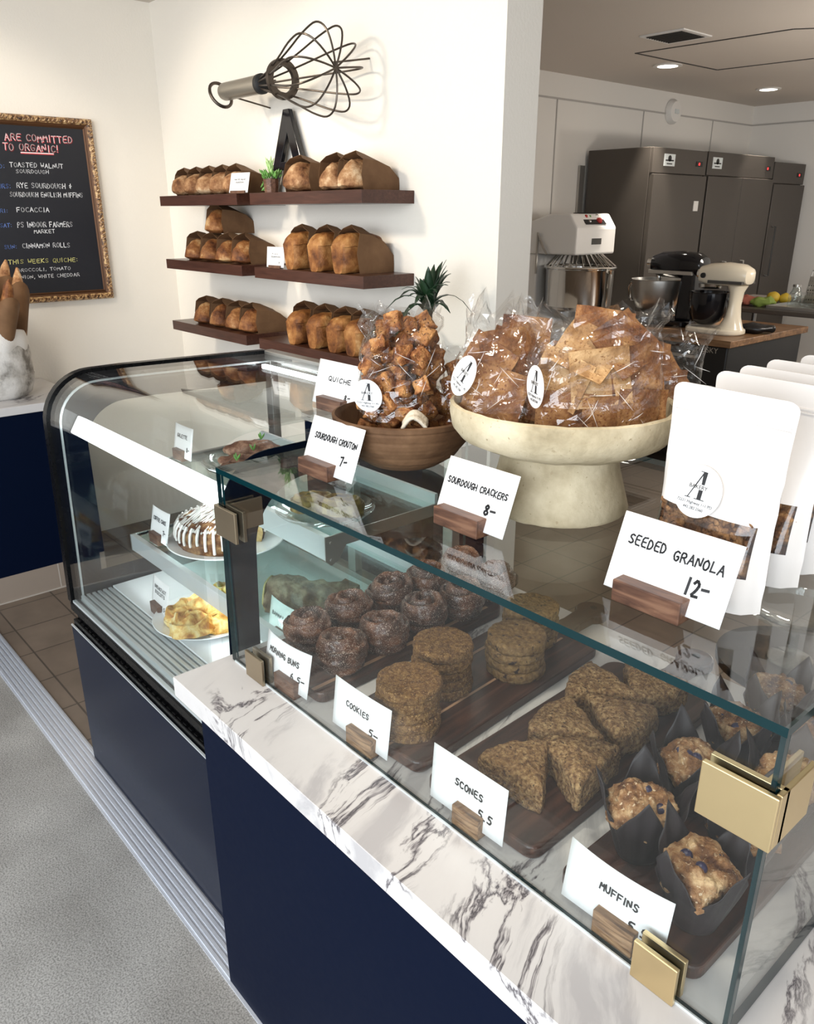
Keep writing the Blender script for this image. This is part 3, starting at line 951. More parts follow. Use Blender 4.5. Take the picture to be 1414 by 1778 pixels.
def put_loaf(kind, mat, x, z, label_pos, tall=1.0, y=1.972, rz=0.0, bagpeak=0.032):
    key = (kind, mat)
    grp = {'batard': 'pointed sourdough loaves', 'tin': 'tin loaves', 'boule': 'round loaves', 'oval': 'oval sourdough loaves'}[kind]
    nm = {'batard': 'pointed crusty sourdough loaf', 'tin': 'tall golden tin loaf', 'boule': 'round walnut loaf', 'oval': 'oval crusty sourdough loaf'}[kind]
    lab = f'{nm}, {label_pos}'
    if key not in loaf_proto:
        o = loaf_bm(kind, len(loaf_proto) + 4).done('bread_loaf', M[mat])
        loaf_proto[key] = o
    else:
        o = loaf_proto[key].copy()
        link(o)
    tag(o, lab, 'bread', grp)
    o.location = (x, y, z)
    o.rotation_euler = (0, 0, rz)
    o.scale = (1, 1, tall)
    w, h = {'batard': (0.074, 0.108), 'tin': (0.068, 0.150), 'boule': (0.092, 0.112), 'oval': (0.072, 0.100)}[kind]
    if kind not in bag_proto:
        g = bag_bm(w, h, 0.185, len(bag_proto) + 2, bagpeak).done('paper_bag', M['kraft'], smooth=False, solid=0.0012)
        bag_proto[kind] = g
    else:
        g = bag_proto[kind].copy()
        link(g)
    tag(g, f'brown paper bag, {label_pos}', 'paper bag', 'brown paper bread bags')
    g.location = (x + 0.002, y + 0.055, z)
    g.rotation_euler = (0, 0, rz)
    return o


zt, zm_, zl = 1.8835, 1.5775, 1.2615
ORD = ['first', 'second', 'third', 'fourth', 'fifth']
for k, x in enumerate((-4.04, -3.91, -3.78, -3.65, -3.525)):
    put_loaf('oval', 'crust_pale', x, zt, f'{ORD[k]} from the left on the upper left shelf', 1.0 + 0.02 * (k % 2))
put_loaf('boule', 'crust_pale', -3.02, zt, 'behind the succulent on the upper right shelf', y=1.985)
put_loaf('batard', 'crust_pale', -2.755, zt, 'left of the two pointed ones on the upper right shelf', 0.95, rz=0.03)
put_loaf('batard', 'crust_pale', -2.635, zt, 'right of the two pointed ones on the upper right shelf', 1.0)
for k, x in enumerate((-3.965, -3.80, -3.645, -3.495)):
    put_loaf('batard', 'crust', x, zm_, f'{ORD[k]} from the left on the middle left shelf', 0.92 + 0.03 * (k % 2), rz=0.03 * (k % 2))
put_loaf('batard', 'crust', -3.75, zm_ + 0.1325, 'stacked on top of the others on the middle left shelf', y=1.985)
for k, x in enumerate((-3.01, -2.83, -2.665)):
    put_loaf('tin', 'crust_tin', x, zm_, f'{["left", "middle", "right"][k]} of three on the middle right shelf')
for k, x in enumerate((-3.93, -3.76, -3.60, -3.47)):
    put_loaf('batard', 'crust', x, zl, f'{ORD[k]} from the left on the lower left shelf', 0.95 + 0.04 * (k % 2))
for k, x in enumerate((-3.02, -2.865, -2.72, -2.585)):
    put_loaf('tin', 'crust_tin', x - 0.012 * (k == 3), zl, f'{ORD[k]} from the left on the lower right shelf', 0.93)


def price_card(label, loc, w, h, lines, block=(0.10, 0.045, 0.032), cx=0.0, tilt=0.30, rz=0.0, bend=0.0, block_mat='walnut', seed=1, cardy=0.35, th=0.22):
    """wood block with a slot and a written card; lines: (text, x0, x1, z, h) in fractions of the card"""
    t = thing('price_card', label, 'price card', loc, rz)
    bl, bd, bh = block
    B().box(-bl / 2, bl / 2, -bd / 2, bd / 2, 0, bh).done('wooden_holder', M[block_mat], t, bevel=0.0015, smooth=False)
    zb = bh * 0.3
    st, ct = sin(tilt), cos(tilt)

    def P(x, z, off=0.0):
        y = bd * (cardy - 0.5) + bend * ((x - cx) ** 2) * (z / h)
        return (x, y + (z) * st - off * ct, zb + z * ct + off * st)
    n = 10
    b = B().surf(lambda u, v: P(cx - w / 2 + w * u, h * v), n, 4)
    c = b.done('card', M['card'], t, solid=0.0006, normals=False)
    b = B()
    for q, (tx, x0, x1, z, hh) in enumerate(lines):
        pen(b, tx, cx - w / 2 + w * x0, h * z, h * hh, total=w * (x1 - x0), th=th, fn=lambda x, zz: P(x, zz, 0.0009), seed=seed + q)
    b.done('handwriting', M['ink'], c, smooth=False, normals=False)
    return t


price_card('tiny white price card leaning by the fifth loaf on the upper left shelf', (-3.385, 1.968, 1.8835), 0.13, 0.085, [('TOASTED WALNUT', 0.2, 0.85, 0.62, 0.07), ('SOURDOUGH', 0.3, 0.75, 0.48, 0.07), ('9-', 0.7, 0.82, 0.2, 0.09)], (0.10, 0.02, 0.012), 0.0, 0.25, 0.15, th=0.2)
price_card('tiny white price card between the loaves of the middle shelves', (-3.115, 1.968, 1.5775), 0.12, 0.085, [('PLAIN', 0.3, 0.65, 0.62, 0.07), ('SOURDOUGH', 0.25, 0.8, 0.48, 0.07), ('8-', 0.7, 0.82, 0.2, 0.09)], (0.08, 0.02, 0.012), 0.0, 0.12, 0.1, th=0.2)

# giant whisk on the wall
t = thing('giant_whisk', 'oversized decorative wire whisk mounted on the wall', 'whisk', (-3.05, 1.99, 2.302))
t.scale = (0.92, 0.9, 0.9)
t.location.y = 2.01
B().lathe([(0.036, -0.515), (0.040, -0.50), (0.040, -0.19), (0.038, -0.175)], 28, axis='x').done('handle', M['whiskgrip'], t)
B().lathe([(0.043, -0.185), (0.043, -0.165), (0.030, -0.155)], 28, axis='x').done('collar', M['gap'], t)
B().tube([(-0.515 - 0.075 * (1 - cos(a)) * 0.45 - 0.0, 0.062 * sin(a) * 0.9 - 0.0, -0.01 - 0.062 * cos(a) * 0.9 + 0.05 * 0) for a in [2 * pi * k / 28 for k in range(28)]], 0.008, 8, True).done('hanging_ring', M['whiskmetal'], t)
B().lathe([(0.054, -0.010), (0.082, -0.010), (0.082, 0.010), (0.054, 0.010)], 44, axis='x', cap0=False, cap1=False, closed=True).done('hoop', M['whiskmetal'], t)
for k in range(11):
    a = 2 * pi * k / 11 + 0.12
    prof = [(-0.175, 0.022), (-0.06, 0.050), (0.0, 0.069), (0.10, 0.103), (0.20, 0.142), (0.27, 0.163), (0.315, 0.172), (0.35, 0.166), (0.377, 0.148), (0.392, 0.115), (0.397, 0.07), (0.394, 0.03), (0.388, 0.0)]
    prof = [(x, r * 1.02) for x, r in prof]
    # smooth
    Q = [prof[0]]
    for p, q in zip(prof, prof[1:]):
        Q += [(0.75 * p[0] + 0.25 * q[0], 0.75 * p[1] + 0.25 * q[1]), (0.25 * p[0] + 0.75 * q[0], 0.25 * p[1] + 0.75 * q[1])]
    Q.append(prof[-1])
    B().tube([(x, r * cos(a), r * sin(a)) for x, r in Q], 0.0042, 7).done('wire_loop', M['whiskmetal'], t)
for x, z in ((-0.46, -0.045), (-0.40, 0.045), (0.33, 0.05)):
    B().tube([(x, 0.03, z * 0.6), (x, 0.20, z * 1.2), (x, 0.226, z * 1.3)], 0.004, 8).done('wall_bracket', M['whiskmetal'], t)

# black letter A on the upper right shelf, its succulent pot
b = B()
A0 = [(-0.125, 0), (-0.085, 0), (-0.055, 0.115), (0.050, 0.115), (0.085, 0), (0.135, 0), (0.022, 0.385), (-0.014, 0.385)]
# two legs and a bar, each a bevelled prism
b.prism([(-0.128, 0), (-0.088, 0), (0.012, 0.30), (0.022, 0.40), (-0.016, 0.40)], 'y', -0.010, 0.010)
b.prism([(0.084, 0), (0.140, 0), (0.022, 0.40), (-0.010, 0.40), (0.004, 0.30)], 'y', -0.0105, 0.0105)
b.prism([(-0.075, 0.115), (0.070, 0.115), (0.055, 0.155), (-0.062, 0.155)], 'y', -0.0095, 0.0095)
o = tag(b.done('letter_sign', M['gloss_black'], smooth=False, bevel=0.003, loc=(-3.275, 2.172, 1.8835), rot=(-0.03, 0, 0)), 'glossy black capital letter A standing on the upper right shelf', 'letter')
o.scale = (1.0, 1.0, 0.86)
o.scale = (1.25, 1.0, 0.86)
o.location.x = -3.29
t = thing('succulent_pot', 'small wooden pot of green succulents before the black letter', 'plant', (-3.155, 1.995, 1.8835))
t.scale = (0.72, 0.72, 0.72)
B().lathe([(0, 0), (0.042, 0), (0.048, 0.075), (0.040, 0.075), (0.038, 0.06), (0, 0.06)], 10, cap0=False, cap1=False).done('wooden_pot', M['walnut'], t, smooth=False)
R = random.Random(5)
b = B()
for k in range(46):
    a, r = R.uniform(0, 2 * pi), 0.052 * sqrt(R.random())
    c = (r * cos(a), r * sin(a), 0.075 + R.uniform(0, 0.03))
    d = Vector((cos(a) * 0.5 + R.uniform(-.3, .3), sin(a) * 0.5 + R.uniform(-.3, .3), 0.7)).normalized() * 0.028
    b.tube([c, Vector(c) + d * 0.5, Vector(c) + d], [0.004, 0.007, 0.001], 5)
for k in range(12):
    c = Vector((-0.055 + R.uniform(-.01, .01), -0.02 + R.uniform(-.02, .02), 0.06 - k * 0.004))
    b.tube([c, c + Vector((R.uniform(-.02, .005), -0.01, R.uniform(-.015, .01)))], [0.006, 0.002], 5)
b.done('succulent_leaves', M['leaf'], t)
b = B()
for k in range(14):
    a = 2.4 * k
    c = Vector((-0.004, 0, 0.095 + k * 0.003))
    d = Vector((cos(a) * 0.4, sin(a) * 0.4, 0.9)).normalized() * (0.045 + 0.002 * k)
    b.tube([c, c + d * 0.6, c + d], [0.005, 0.007, 0.001], 5)
b.done('pale_rosette', M['leaf_pale'], t)

# two potted dracaenas on a low back counter behind the case
t = thing('back_counter', 'low dark back counter against the bread wall', 'cabinet', (-2.35, 2.03, 0))
B().box(-0.45, 0.30, -0.16, 0.183, 0, 0.98).done('carcass', M['navy'], t, smooth=False)
B().box(-0.46, 0.31, -0.17, 0.183, 0.98, 1.01).done('counter_top', M['marble'], t, smooth=False)


def dracaena(label, loc, trunk_h, seed, spread, ups):
    t = thing('potted_dracaena', label, 'plant', loc)
    B().lathe([(0, 0), (0.055, 0), (0.07, 0.12), (0.062, 0.12), (0.06, 0.10), (0, 0.10)], 24, cap0=False, cap1=False).done('plant_pot', M['white_dish'], t)
    n = 16
    b = B().tube([(0.004 * sin(k * 1.3), 0.004 * cos(k), 0.09 + trunk_h * k / n) for k in range(n + 1)], [0.012 + 0.002 * (k % 2) for k in range(n + 1)], 10)
    b.done('trunk', M['trunk'], t)
    R = random.Random(seed)
    b = B()
    top = 0.09 + trunk_h
    for k in range(30):
        a = k * 2.399
        up = R.uniform(*ups)
        Lf = spread * R.uniform(0.75, 1.1)
        base = Vector((0, 0, top - 0.02 + 0.03 * k / 30))
        d = Vector((cos(a), sin(a), 0))
        side = Vector((-sin(a), cos(a), 0))
        ra, rb = [], []
        for q in range(8):
            s_ = q / 7
            p = base + d * (Lf * (0.10 * s_ + (1.15 - up) * 0.75 * s_ ** 1.6)) + Vector((0, 0, Lf * (0.98 * s_ * (0.55 + 0.45 * up) - (0.85 * (1 - up)) * s_ ** 3.5)))
            w = 0.024 * (sin(pi * min(1, 0.12 + s_ * 0.88)) ** 0.7) * (1 - 0.4 * s_)
            if q == 7:
                w = 0.0008
            ra.append(p + side * w)
            rb.append(p - side * w)
        va = [b.bm.verts.new(p) for p in ra]
        vb = [b.bm.verts.new(p) for p in rb]
        for q in range(7):
            b.bm.faces.new((va[q], va[q + 1], vb[q + 1], vb[q]))
    b.done('leaf_crown', M['leaf_dark'], t, solid=0.0012, normals=False)
    return t


dracaena('tall dark green dracaena on a bare trunk beside the white pillar', (-2.163, 2.0, 1.01), 0.375, 4, 0.20, (0.15, 0.95))
dracaena('short dark dracaena peeking over the bag of croutons', (-2.335, 2.0, 1.01), 0.27, 9, 0.16, (0.15, 0.85))

# ------------------------------------------------------------------ refrigerated case
CX0, CX1 = -2.478, -1.508


def outline(ins, r=0.15, z0=0.62, y1=1.5, seg=10):
    """front profile (y, z): up the front glass, round the corner, back along the top"""
    yf0, yf1, zt_ = 0.713 + ins, 0.728 + ins, 1.354 - ins
    P = [(yf0, z0), (yf0 + (yf1 - yf0) * 0.5, (z0 + zt_ - r) / 2), (yf1, zt_ - r)]
    for k in range(1, seg + 1):
        a = pi - (pi / 2) * k / seg
        P.append((yf1 + r + r * cos(a), zt_ - r + r * sin(a)))
    P += [(yf1 + r + 0.1, zt_ + 0.001), (1.2, zt_ - 0.003), (y1, zt_ - 0.010)]
    return P


case = thing('display_case', 'curved glass refrigerated pastry case with navy front panel', 'display case', ((CX0 + CX1) / 2, 1.1, 0))


def in_case(o):
    o.parent = case
    o.matrix_parent_inverse = Matrix.Translation((-(CX0 + CX1) / 2, -1.1, 0))
    return o


in_case(B().box(CX0 + 0.01, CX1 - 0.003, 0.716, 1.52, 0.0, 0.53).done('base_cabinet_body', M['gap'], smooth=False))
o = in_case(B().box(CX0, CX1 - 0.003, 0.700, 0.716, 0.002, 0.535).done('front_panel', M['navy2'], smooth=False))
in_case(B().box(CX0, CX1 - 0.003, 0.6985, 0.704, 0.535, 0.539).done('panel_edge_strip', M['alu'], smooth=False))
b = B().box(CX0 + 0.002, CX1 - 0.003, 0.708, 0.80, 0.53, 0.556)
b.box(CX0 + 0.002, CX1 - 0.003, 0.722, 0.80, 0.556, 0.59)
b.box(CX0 + 0.002, CX1 - 0.003, 0.706, 0.80, 0.59, 0.618)
for k in range(30):
    x = CX0 + 0.03 + k * 0.031
    b.box(x, x + 0.018, 0.712, 0.7215, 0.556, 0.560)
in_case(b.done('black_vent_trim', M['blacktrim'], smooth=False, bevel=0.002))
in_case(B().box(CX0 + 0.004, CX1 - 0.004, 0.712, 0.722, 0.618, 0.626).done('glass_channel', M['alu'], smooth=False))
# curved front glass
P0, P1 = outline(0.0), outline(0.006, 0.144)
b = B().prism(P0 + P1[::-1], 'x', CX0 + 0.012, CX1 - 0.012)
o = in_case(b.done('curved_front_glass', [M['glass_curve']], angle=50))
# left end: black gasket round the outline, printed border, glass


def band(name, o_in, i_in, x0, x1, mat, ro=0.15, ri=0.15, z0=0.62, y1=1.5):
    A_, B_ = outline(o_in, ro, z0, y1), outline(i_in, ri, z0, y1)
    b = B()
    b.loft([[(x0, *p) for p in A_], [(x1, *p) for p in A_], [(x1, *p) for p in B_], [(x0, *p) for p in B_], [(x0, *p) for p in A_]], False, False, closed=False)
    for A2 in (0, -1):
        b.quad((x0, *A_[A2]), (x1, *A_[A2]), (x1, *B_[A2]), (x0, *B_[A2]))
    return in_case(b.done(name, mat, angle=35))


band('end_gasket', -0.006, 0.030, CX0 - 0.016, CX0 + 0.014, M['blacktrim'], 0.155, 0.13)
band('gasket_bead', 0.030, 0.036, CX0 + 0.004, CX0 + 0.018, M['alu'], 0.13, 0.126)
band('printed_border', 0.036, 0.105, CX0 + 0.002, CX0 + 0.006, M['ceramic_black'], 0.125, 0.14, 0.62)
band('printed_border', 0.050, 0.130, CX1 - 0.006, CX1 - 0.002, M['ceramic_black'], 0.13, 0.15, 0.62)
in_case(B().box(CX0 + 0.002, CX0 + 0.006, 0.80, 1.5, 0.62, 0.70).done('printed_border_foot', M['ceramic_black'], smooth=False))
for x in (CX0, CX1 - 0.008):
    in_case(B().prism(outline(0.034, 0.125) + [(1.5, 0.62)], 'x', x + 0.0065 if x == CX0 else x - 0.004, x + 0.012 if x == CX0 else x + 0.0015).done('end_glass', M['glass'], smooth=False))
# rear frame and sliding doors
b = B()
b.box(CX0, CX1, 1.490, 1.53, 1.318, 1.350).box(CX0, CX1, 1.49, 1.53, 0.53, 0.66)
for x in (CX0, (CX0 + CX1) / 2 - 0.02, CX1 - 0.04):
    b.box(x, x + 0.04, 1.495, 1.525, 0.66, 1.318)
in_case(b.done('rear_frame', M['steel'], smooth=False, bevel=0.002))
in_case(B().box(CX0 + 0.04, CX1 - 0.04, 1.506, 1.510, 0.66, 1.318).done('sliding_door_glass', M['glass'], smooth=False))
# deck
b = B().box(CX0 + 0.02, CX1 - 0.015, 0.845, 1.49, 0.60, 0.640)
in_case(b.done('deck', M['deck'], smooth=False))
b = B().box(CX0 + 0.02, CX1 - 0.015, 0.735, 0.845, 0.60, 0.625)
for k in range(6):
    y = 0.738 + k * 0.018
    b.box(CX0 + 0.02, CX1 - 0.015, y, y + 0.011, 0.625, 0.637)
in_case(b.done('air_grille', M['alu'], smooth=False, bevel=0.001))
# shelves
for nm, zt_, yf, rh in (('mid', 0.800, 0.930, 0.052), ('top', 1.036, 1.070, 0.062)):
    xa, xb = CX0 + 0.025, CX1 - 0.022
    o = in_case(B().box(xa, xb, yf + 0.004, 1.45, zt_ - 0.008, zt_, 0).done('glass_shelf', [M['shelfglass'], M['edge_light']], smooth=False))
    for p in o.data.polygons:
        if abs(p.normal.z) < 0.5:
            p.material_index = 1
    b = B().prism([(yf - 0.004, zt_ - rh), (yf + 0.002, zt_ - rh), (yf + 0.014, zt_ - 0.008), (yf + 0.014, zt_ + 0.003), (yf - 0.004, zt_ + 0.003)], 'x', xa, xb)
    in_case(b.done('shelf_front_rail', M['alu'], smooth=False, bevel=0.001))
    in_case(B().box(xa, xb, 1.445, 1.456, zt_ - 0.02, zt_ + 0.032).done('shelf_rear_rail', M['alu'], smooth=False))
    for x in (xa - 0.003, xb):
        br = B().prism([(yf - 0.006, zt_ + 0.004), (1.46, zt_ + 0.004), (1.46, zt_ - 0.03), (yf + 0.06, zt_ - 0.032), (yf + 0.035, zt_ - rh - 0.008), (yf + 0.01, zt_ - rh - 0.016), (yf - 0.006, zt_ - rh)], 'x', x, x + 0.003)
        br.lathe([(0.0045, 0), (0.0045, 0.004)], 12, (x + 0.002, yf + 0.012, zt_ - rh), axis='x')
        br.lathe([(0.0045, 0), (0.0045, 0.004)], 12, (x + 0.002, yf + 0.012, zt_ - 0.015), axis='x')
        in_case(br.done('shelf_bracket', M['steel'], smooth=False))
    in_case(B().box(xa + 0.02, xb - 0.02, yf + 0.016, yf + 0.026, zt_ - 0.020, zt_ - 0.012).done('led_strip', M['led'], smooth=False))
in_case(B().prism([(0.775, 1.185), (0.80, 1.168), (0.832, 1.215), (0.805, 1.232)], 'x', CX0 + 0.05, CX1 - 0.03).done('led_light_bar', M['led2'], smooth=False, bevel=0.004))
in_case(B().box(CX0 + 0.04, CX1 - 0.04, 1.46, 1.475, 1.295, 1.308).done('led_strip', M['led'], smooth=False))


# ------------------------------------------------------------------ dishes and pastries in the case
def plate_bm(r, h=0.018, dish=False):
    if dish:
        return B().lathe([(0, 0), (r * 0.62, 0), (r * 0.93, h * 0.6), (r, h), (r * 0.985, h * 1.15), (r * 0.9, h * 0.75), (r * 0.6, 0.005), (0, 0.005)], 56, cap0=False, cap1=False)
    return B().lathe([(0, 0), (r * 0.66, 0), (r * 0.95, h * 0.75), (r, h), (r * 0.99, h * 1.15), (r * 0.93, h), (r * 0.66, 0.006), (0, 0.006)], 56, cap0=False, cap1=False)


PC = dict(z=0.641)
o = tag(plate_bm(0.160).done('plate', M['white_dish'], loc=(-2.03, 0.965, 0.641)), 'white plate of golden pastries on the lowest level of the case', 'plate')
R = random.Random(3)


def knot_pastry(seed):
    R = random.Random(seed)
    ph = R.uniform(0, 6)
    def f(u, v):
        a = u * 2 * pi
        r = 0.052 * (1 + 0.13 * cos(3 * a + ph)) * sin(min(1, v * 1.0) * pi * 0.5) ** 0.6 if v < 0.999 else 0.052
        z = 0.040 * (1 - (v) ** 2.6) * (1 + 0.18 * cos(a * 4 + v * 7 + ph)) + 0.002
        return (1.6 * r * cos(a), 1.25 * r * sin(a), 1.2 * z + 0.006 * cos(v * 16 + a))
    b = B().surf(f, 44, 16, True)
    b.rough(0.005, 40, seed, 2)
    for v in b.bm.verts:
        v.co.z = max(0, v.co.z)
    return b


kp = None
for k, (x, y, z, rz, w) in enumerate(((-2.035, 0.915, 0.651, 0.3, 'front left'), (-1.955, 0.985, 0.651, 1.2, 'right'), (-2.075, 1.045, 0.651, 2.4, 'back left'), (-1.97, 0.885, 0.654, 2.9, 'front'), (-2.00, 0.975, 0.682, 4.0, 'topmost middle'))):
    lb = f'golden flaky breakfast pastry, {w} on the white plate at the bottom of the case'
    if kp is None:
        kp = tag(knot_pastry(2).done('pastry', M['pastry'], loc=(x, y, z), rot=(0, 0, rz)), lb, 'pastry', 'golden pastries')
    else:
        c = dup(kp, (x, y, z), (0.1 * (k % 3), 0.05 * k, rz), lb)

# iced coffee cake
tag(plate_bm(0.19, 0.02).done('cake_plate', M['white_dish'], loc=(-2.185, 1.135, 0.801)), 'white plate under the iced coffee cake on the middle shelf', 'plate')
t = thing('coffee_cake', 'round coffee cake drizzled with white icing, a slice missing', 'cake', (-2.20, 1.125, 0.8075))
CUT0, CUT1 = radians(2), radians(44)


def cake_f(u, v):
    a = CUT1 + (2 * pi - (CUT1 - CUT0)) * u
    R0 = 0.138
    prof = [(0.0, 0.088), (0.35, 0.094), (0.7, 0.092), (0.9, 0.082), (1.0, 0.060), (1.02, 0.03), (0.97, 0.0)]
    q = v * (len(prof) - 1)
    i = min(int(q), len(prof) - 2)
    f_ = q - i
    r = prof[i][0] * (1 - f_) + prof[i + 1][0] * f_
    z = prof[i][1] * (1 - f_) + prof[i + 1][1] * f_
    return (R0 * r * cos(a), R0 * r * sin(a), z)


b = B().surf(cake_f, 60, 24)
b.rough(0.006, 34, 4, 3)
b.done('cake_body', M['cake'], t)
b = B()
for a in (CUT0, CUT1):
    b.prism([(0.0, 0.0), (0.132, 0.0), (0.139, 0.03), (0.136, 0.060), (0.122, 0.082), (0.0, 0.088)], 'y', -0.001, 0.001)
    b.bm.verts.ensure_lookup_table()
    bmesh.ops.transform(b.bm, matrix=Matrix.Rotation(a, 4, 'Z'), verts=b.bm.verts[-12:])
b.done('cut_face', M['crumb'], t, smooth=False)
R = random.Random(11)
b = B()
for k in range(26):
    off = -0.125 + 0.25 * k / 25
    half = sqrt(max(0.0002, 0.132 ** 2 - off * off))
    pts = []
    for q in range(13):
        s_ = -half + 2 * half * q / 12
        x, y = off + R.uniform(-.004, .004), s_
        x, y = x * cos(0.5) - y * sin(0.5), x * sin(0.5) + y * cos(0.5)
        an = atan2(y, x) % (2 * pi)
        rr = sqrt(x * x + y * y) / 0.138
        if CUT0 % (2 * pi) < an < CUT1 % (2 * pi) and rr > 0.05:
            if len(pts) > 2:
                b.tube(pts, R.uniform(0.0025, 0.0045), 6)
            pts = []
            continue
        pts.append((x, y, 0.096 - 0.026 * rr ** 4 + R.uniform(0, .002)))
    if len(pts) > 2:
        b.tube(pts, R.uniform(0.0025, 0.0045), 6)
for k in range(30):
    a = CUT1 + (2 * pi - (CUT1 - CUT0)) * (k + 0.3) / 30
    ln = R.uniform(0.02, 0.065)
    b.tube([(0.128 * cos(a), 0.128 * sin(a), 0.086), (0.141 * cos(a), 0.141 * sin(a), 0.066), (0.145 * cos(a), 0.145 * sin(a), 0.066 - ln * 0.6), (0.143 * cos(a), 0.143 * sin(a), 0.066 - ln)], [0.004, 0.005, 0.0045, 0.005], 6)
b.done('icing_drizzle', M['icing'], t)

# galettes on a glass dish, top shelf
tag(plate_bm(0.130, 0.028, True).done('glass_dish', M['dishglass'], loc=(-2.18, 1.215, 1.037)), 'clear glass dish of brown galettes on the top shelf of the case', 'dish')
for k, (x, y, z, rz, w, sc) in enumerate(((-2.135, 1.150, 1.046, 0.2, 'lowest at the front', (0.055, 0.030, 0.020)), (-2.17, 1.22, 1.055, 0.5, 'in the middle', (0.085, 0.035, 0.020)), (-2.20, 1.265, 1.070, 0.3, 'uppermost at the back', (0.095, 0.045, 0.034)))):
    t = thing('galette', f'dark baked galette, {w} of the glass dish', 'galette', (x, y, z), rz + 0.6, 'galettes on the glass dish')
    b = B().ball((0, 0, 0.016), sc[0], sc[1], sc[2] * 0.9, 26, 14)
    b.rough(0.009, 30, k + 2, 3)
    for v in b.bm.verts:
        v.co.z = max(0, v.co.z)
    b.done('galette_crust', M['galette'], t)
    g = B()
    for q in range(3):
        a = q * 2.1 + k
        g.surf(lambda u, v: (sc[0] * 0.3 + 0.012 * cos(a) * v + 0.006 * (u - .5) * sin(v * pi), 0.012 * sin(a) * v + 0.006 * (u - .5), 0.030 + sc[2] * 0.6 + 0.022 * v), 2, 5)
    g.done('mint_leaf', M['leaf'], t, solid=0.0006, normals=False)

# golden pastry on a glass dish at the right end of the top shelf
tag(plate_bm(0.135, 0.024, True).done('glass_dish', M['dishglass'], loc=(-1.665, 1.165, 1.037)), 'clear glass dish below the sourdough crouton card, right end of the top shelf', 'dish')
for k, (x, y, z, rz, w) in enumerate(((-1.70, 1.150, 1.044, 0.8, 'left piece'), (-1.63, 1.195, 1.044, 0.5, 'right piece'))):
    b = B().surf(lambda u, v: (0.062 * cos(u * 2 * pi) * (0.3 + 0.7 * sin(min(1, v * 1.3) * pi / 2)), 0.040 * sin(u * 2 * pi) * (0.3 + 0.7 * sin(min(1, v * 1.3) * pi / 2)), 0.045 * (1 - v ** 3) + 0.006 * cos(v * 18)), 30, 16, True)
    b.rough(0.006, 36, k + 5, 2)
    for v in b.bm.verts:
        v.co.z = max(0, v.co.z)
    tag(b.done('layered_pastry', M['baklava'], loc=(x, y, z), rot=(0, 0, rz)), f'golden layered pastry on the right-hand glass dish, {w}', 'pastry', 'layered pastries')

# banana bread
tag(plate_bm(0.155, 0.016).done('plate', M['white_dish'], loc=(-1.80, 1.235, 0.641)), 'white plate under the banana bread loaf', 'plate')
t = thing('banana_bread', 'dark banana bread loaf with a cut end, on a white plate', 'bread', (-1.845, 1.235, 0.649), 0.62)


def bread_sec(w, h, crown):
    P_ = []
    for k in range(28):
        a = 2 * pi * k / 28
        c, s_ = cos(a), sin(a)
        x = w * (abs(c) ** 0.5) * (1 if c > 0 else -1) * (1 if s_ > 0 else 0.85)
        z = h * 0.5 + (h * 0.5 + crown * (1 - c * c)) * (s_ if s_ > 0 else -(abs(s_) ** 0.5)) if s_ > 0 else h * 0.5 * (1 - abs(s_) ** 0.5)
        P_.append((x, z))
    return P_


rings = []
for i in range(25):
    u = i / 24
    e = min(1, 0.7 + 0.3 * (1 - (abs(2 * u - 1)) ** 6))
    e = e if u > 0.1 else 1
    rings.append([(-0.14 + 0.28 * u, x * e, z * (0.8 + 0.2 * e) * (1 + 0.05 * sin(u * 9))) for x, z in bread_sec(0.062, 0.070, 0.032)])
b = B().loft(rings, True, True)
b.rough(0.010, 34, 4, 3)
for v in b.bm.verts:
    v.co.z = max(0, v.co.z)
b.done('loaf_crust', M['banana'], t)
b = B().prism([(x * 0.93, 0.004 + z * 0.93) for x, z in bread_sec(0.062, 0.070, 0.032)], 'x', -0.1475, -0.1425)
b.done('cut_end', M['crumb'], t, smooth=False)

price_card('white card for coffee cake on the middle shelf of the case', (-2.325, 0.965, 0.804), 0.125, 0.105, [('COFFEE CAKE', 0.14, 0.86, 0.60, 0.11), ('7-', 0.72, 0.86, 0.25, 0.14)], (0.062, 0.034, 0.036), 0.012, 0.18, 0.0, 1.0, 'walnut', 5)
price_card('white card for galettes on the top shelf of the case', (-2.40, 1.11, 1.04), 0.125, 0.105, [('GALETTE', 0.18, 0.75, 0.60, 0.11), ('8-', 0.72, 0.88, 0.22, 0.14)], (0.062, 0.034, 0.036), 0.015, 0.15, 0.0, 0.8, 'walnut', 6)
price_card('white card before the golden pastries at the bottom of the case', (-2.165, 0.875, 0.641), 0.125, 0.105, [('BREAKFAST', 0.16, 0.85, 0.66, 0.10), ('BISCUITS', 0.2, 0.8, 0.50, 0.10), ('5.5-', 0.62, 0.9, 0.12, 0.12)], (0.062, 0.034, 0.036), 0.012, 0.15, -0.05, 0.8, 'walnut', 7, th=0.2)
price_card('white card for banana bread at the bottom of the case', (-1.765, 1.072, 0.641), 0.155, 0.105, [('BANANA BREAD', 0.10, 0.92, 0.52, 0.11), ('5-', 0.75, 0.88, 0.16, 0.14)], (0.070, 0.034, 0.036), 0.0, 0.12, 0.0, 1.2, 'walnut', 8, th=0.2)
price_card('white card reading QUICHE on the case top behind the bowl', (-1.555, 1.13, 1.3505), 0.165, 0.108, [('QUICHE', 0.30, 0.86, 0.56, 0.10), ('8-', 0.75, 0.9, 0.2, 0.12)], (0.10, 0.045, 0.032), -0.005, 0.28, 0.0, 0.0, 'walnut', 9)

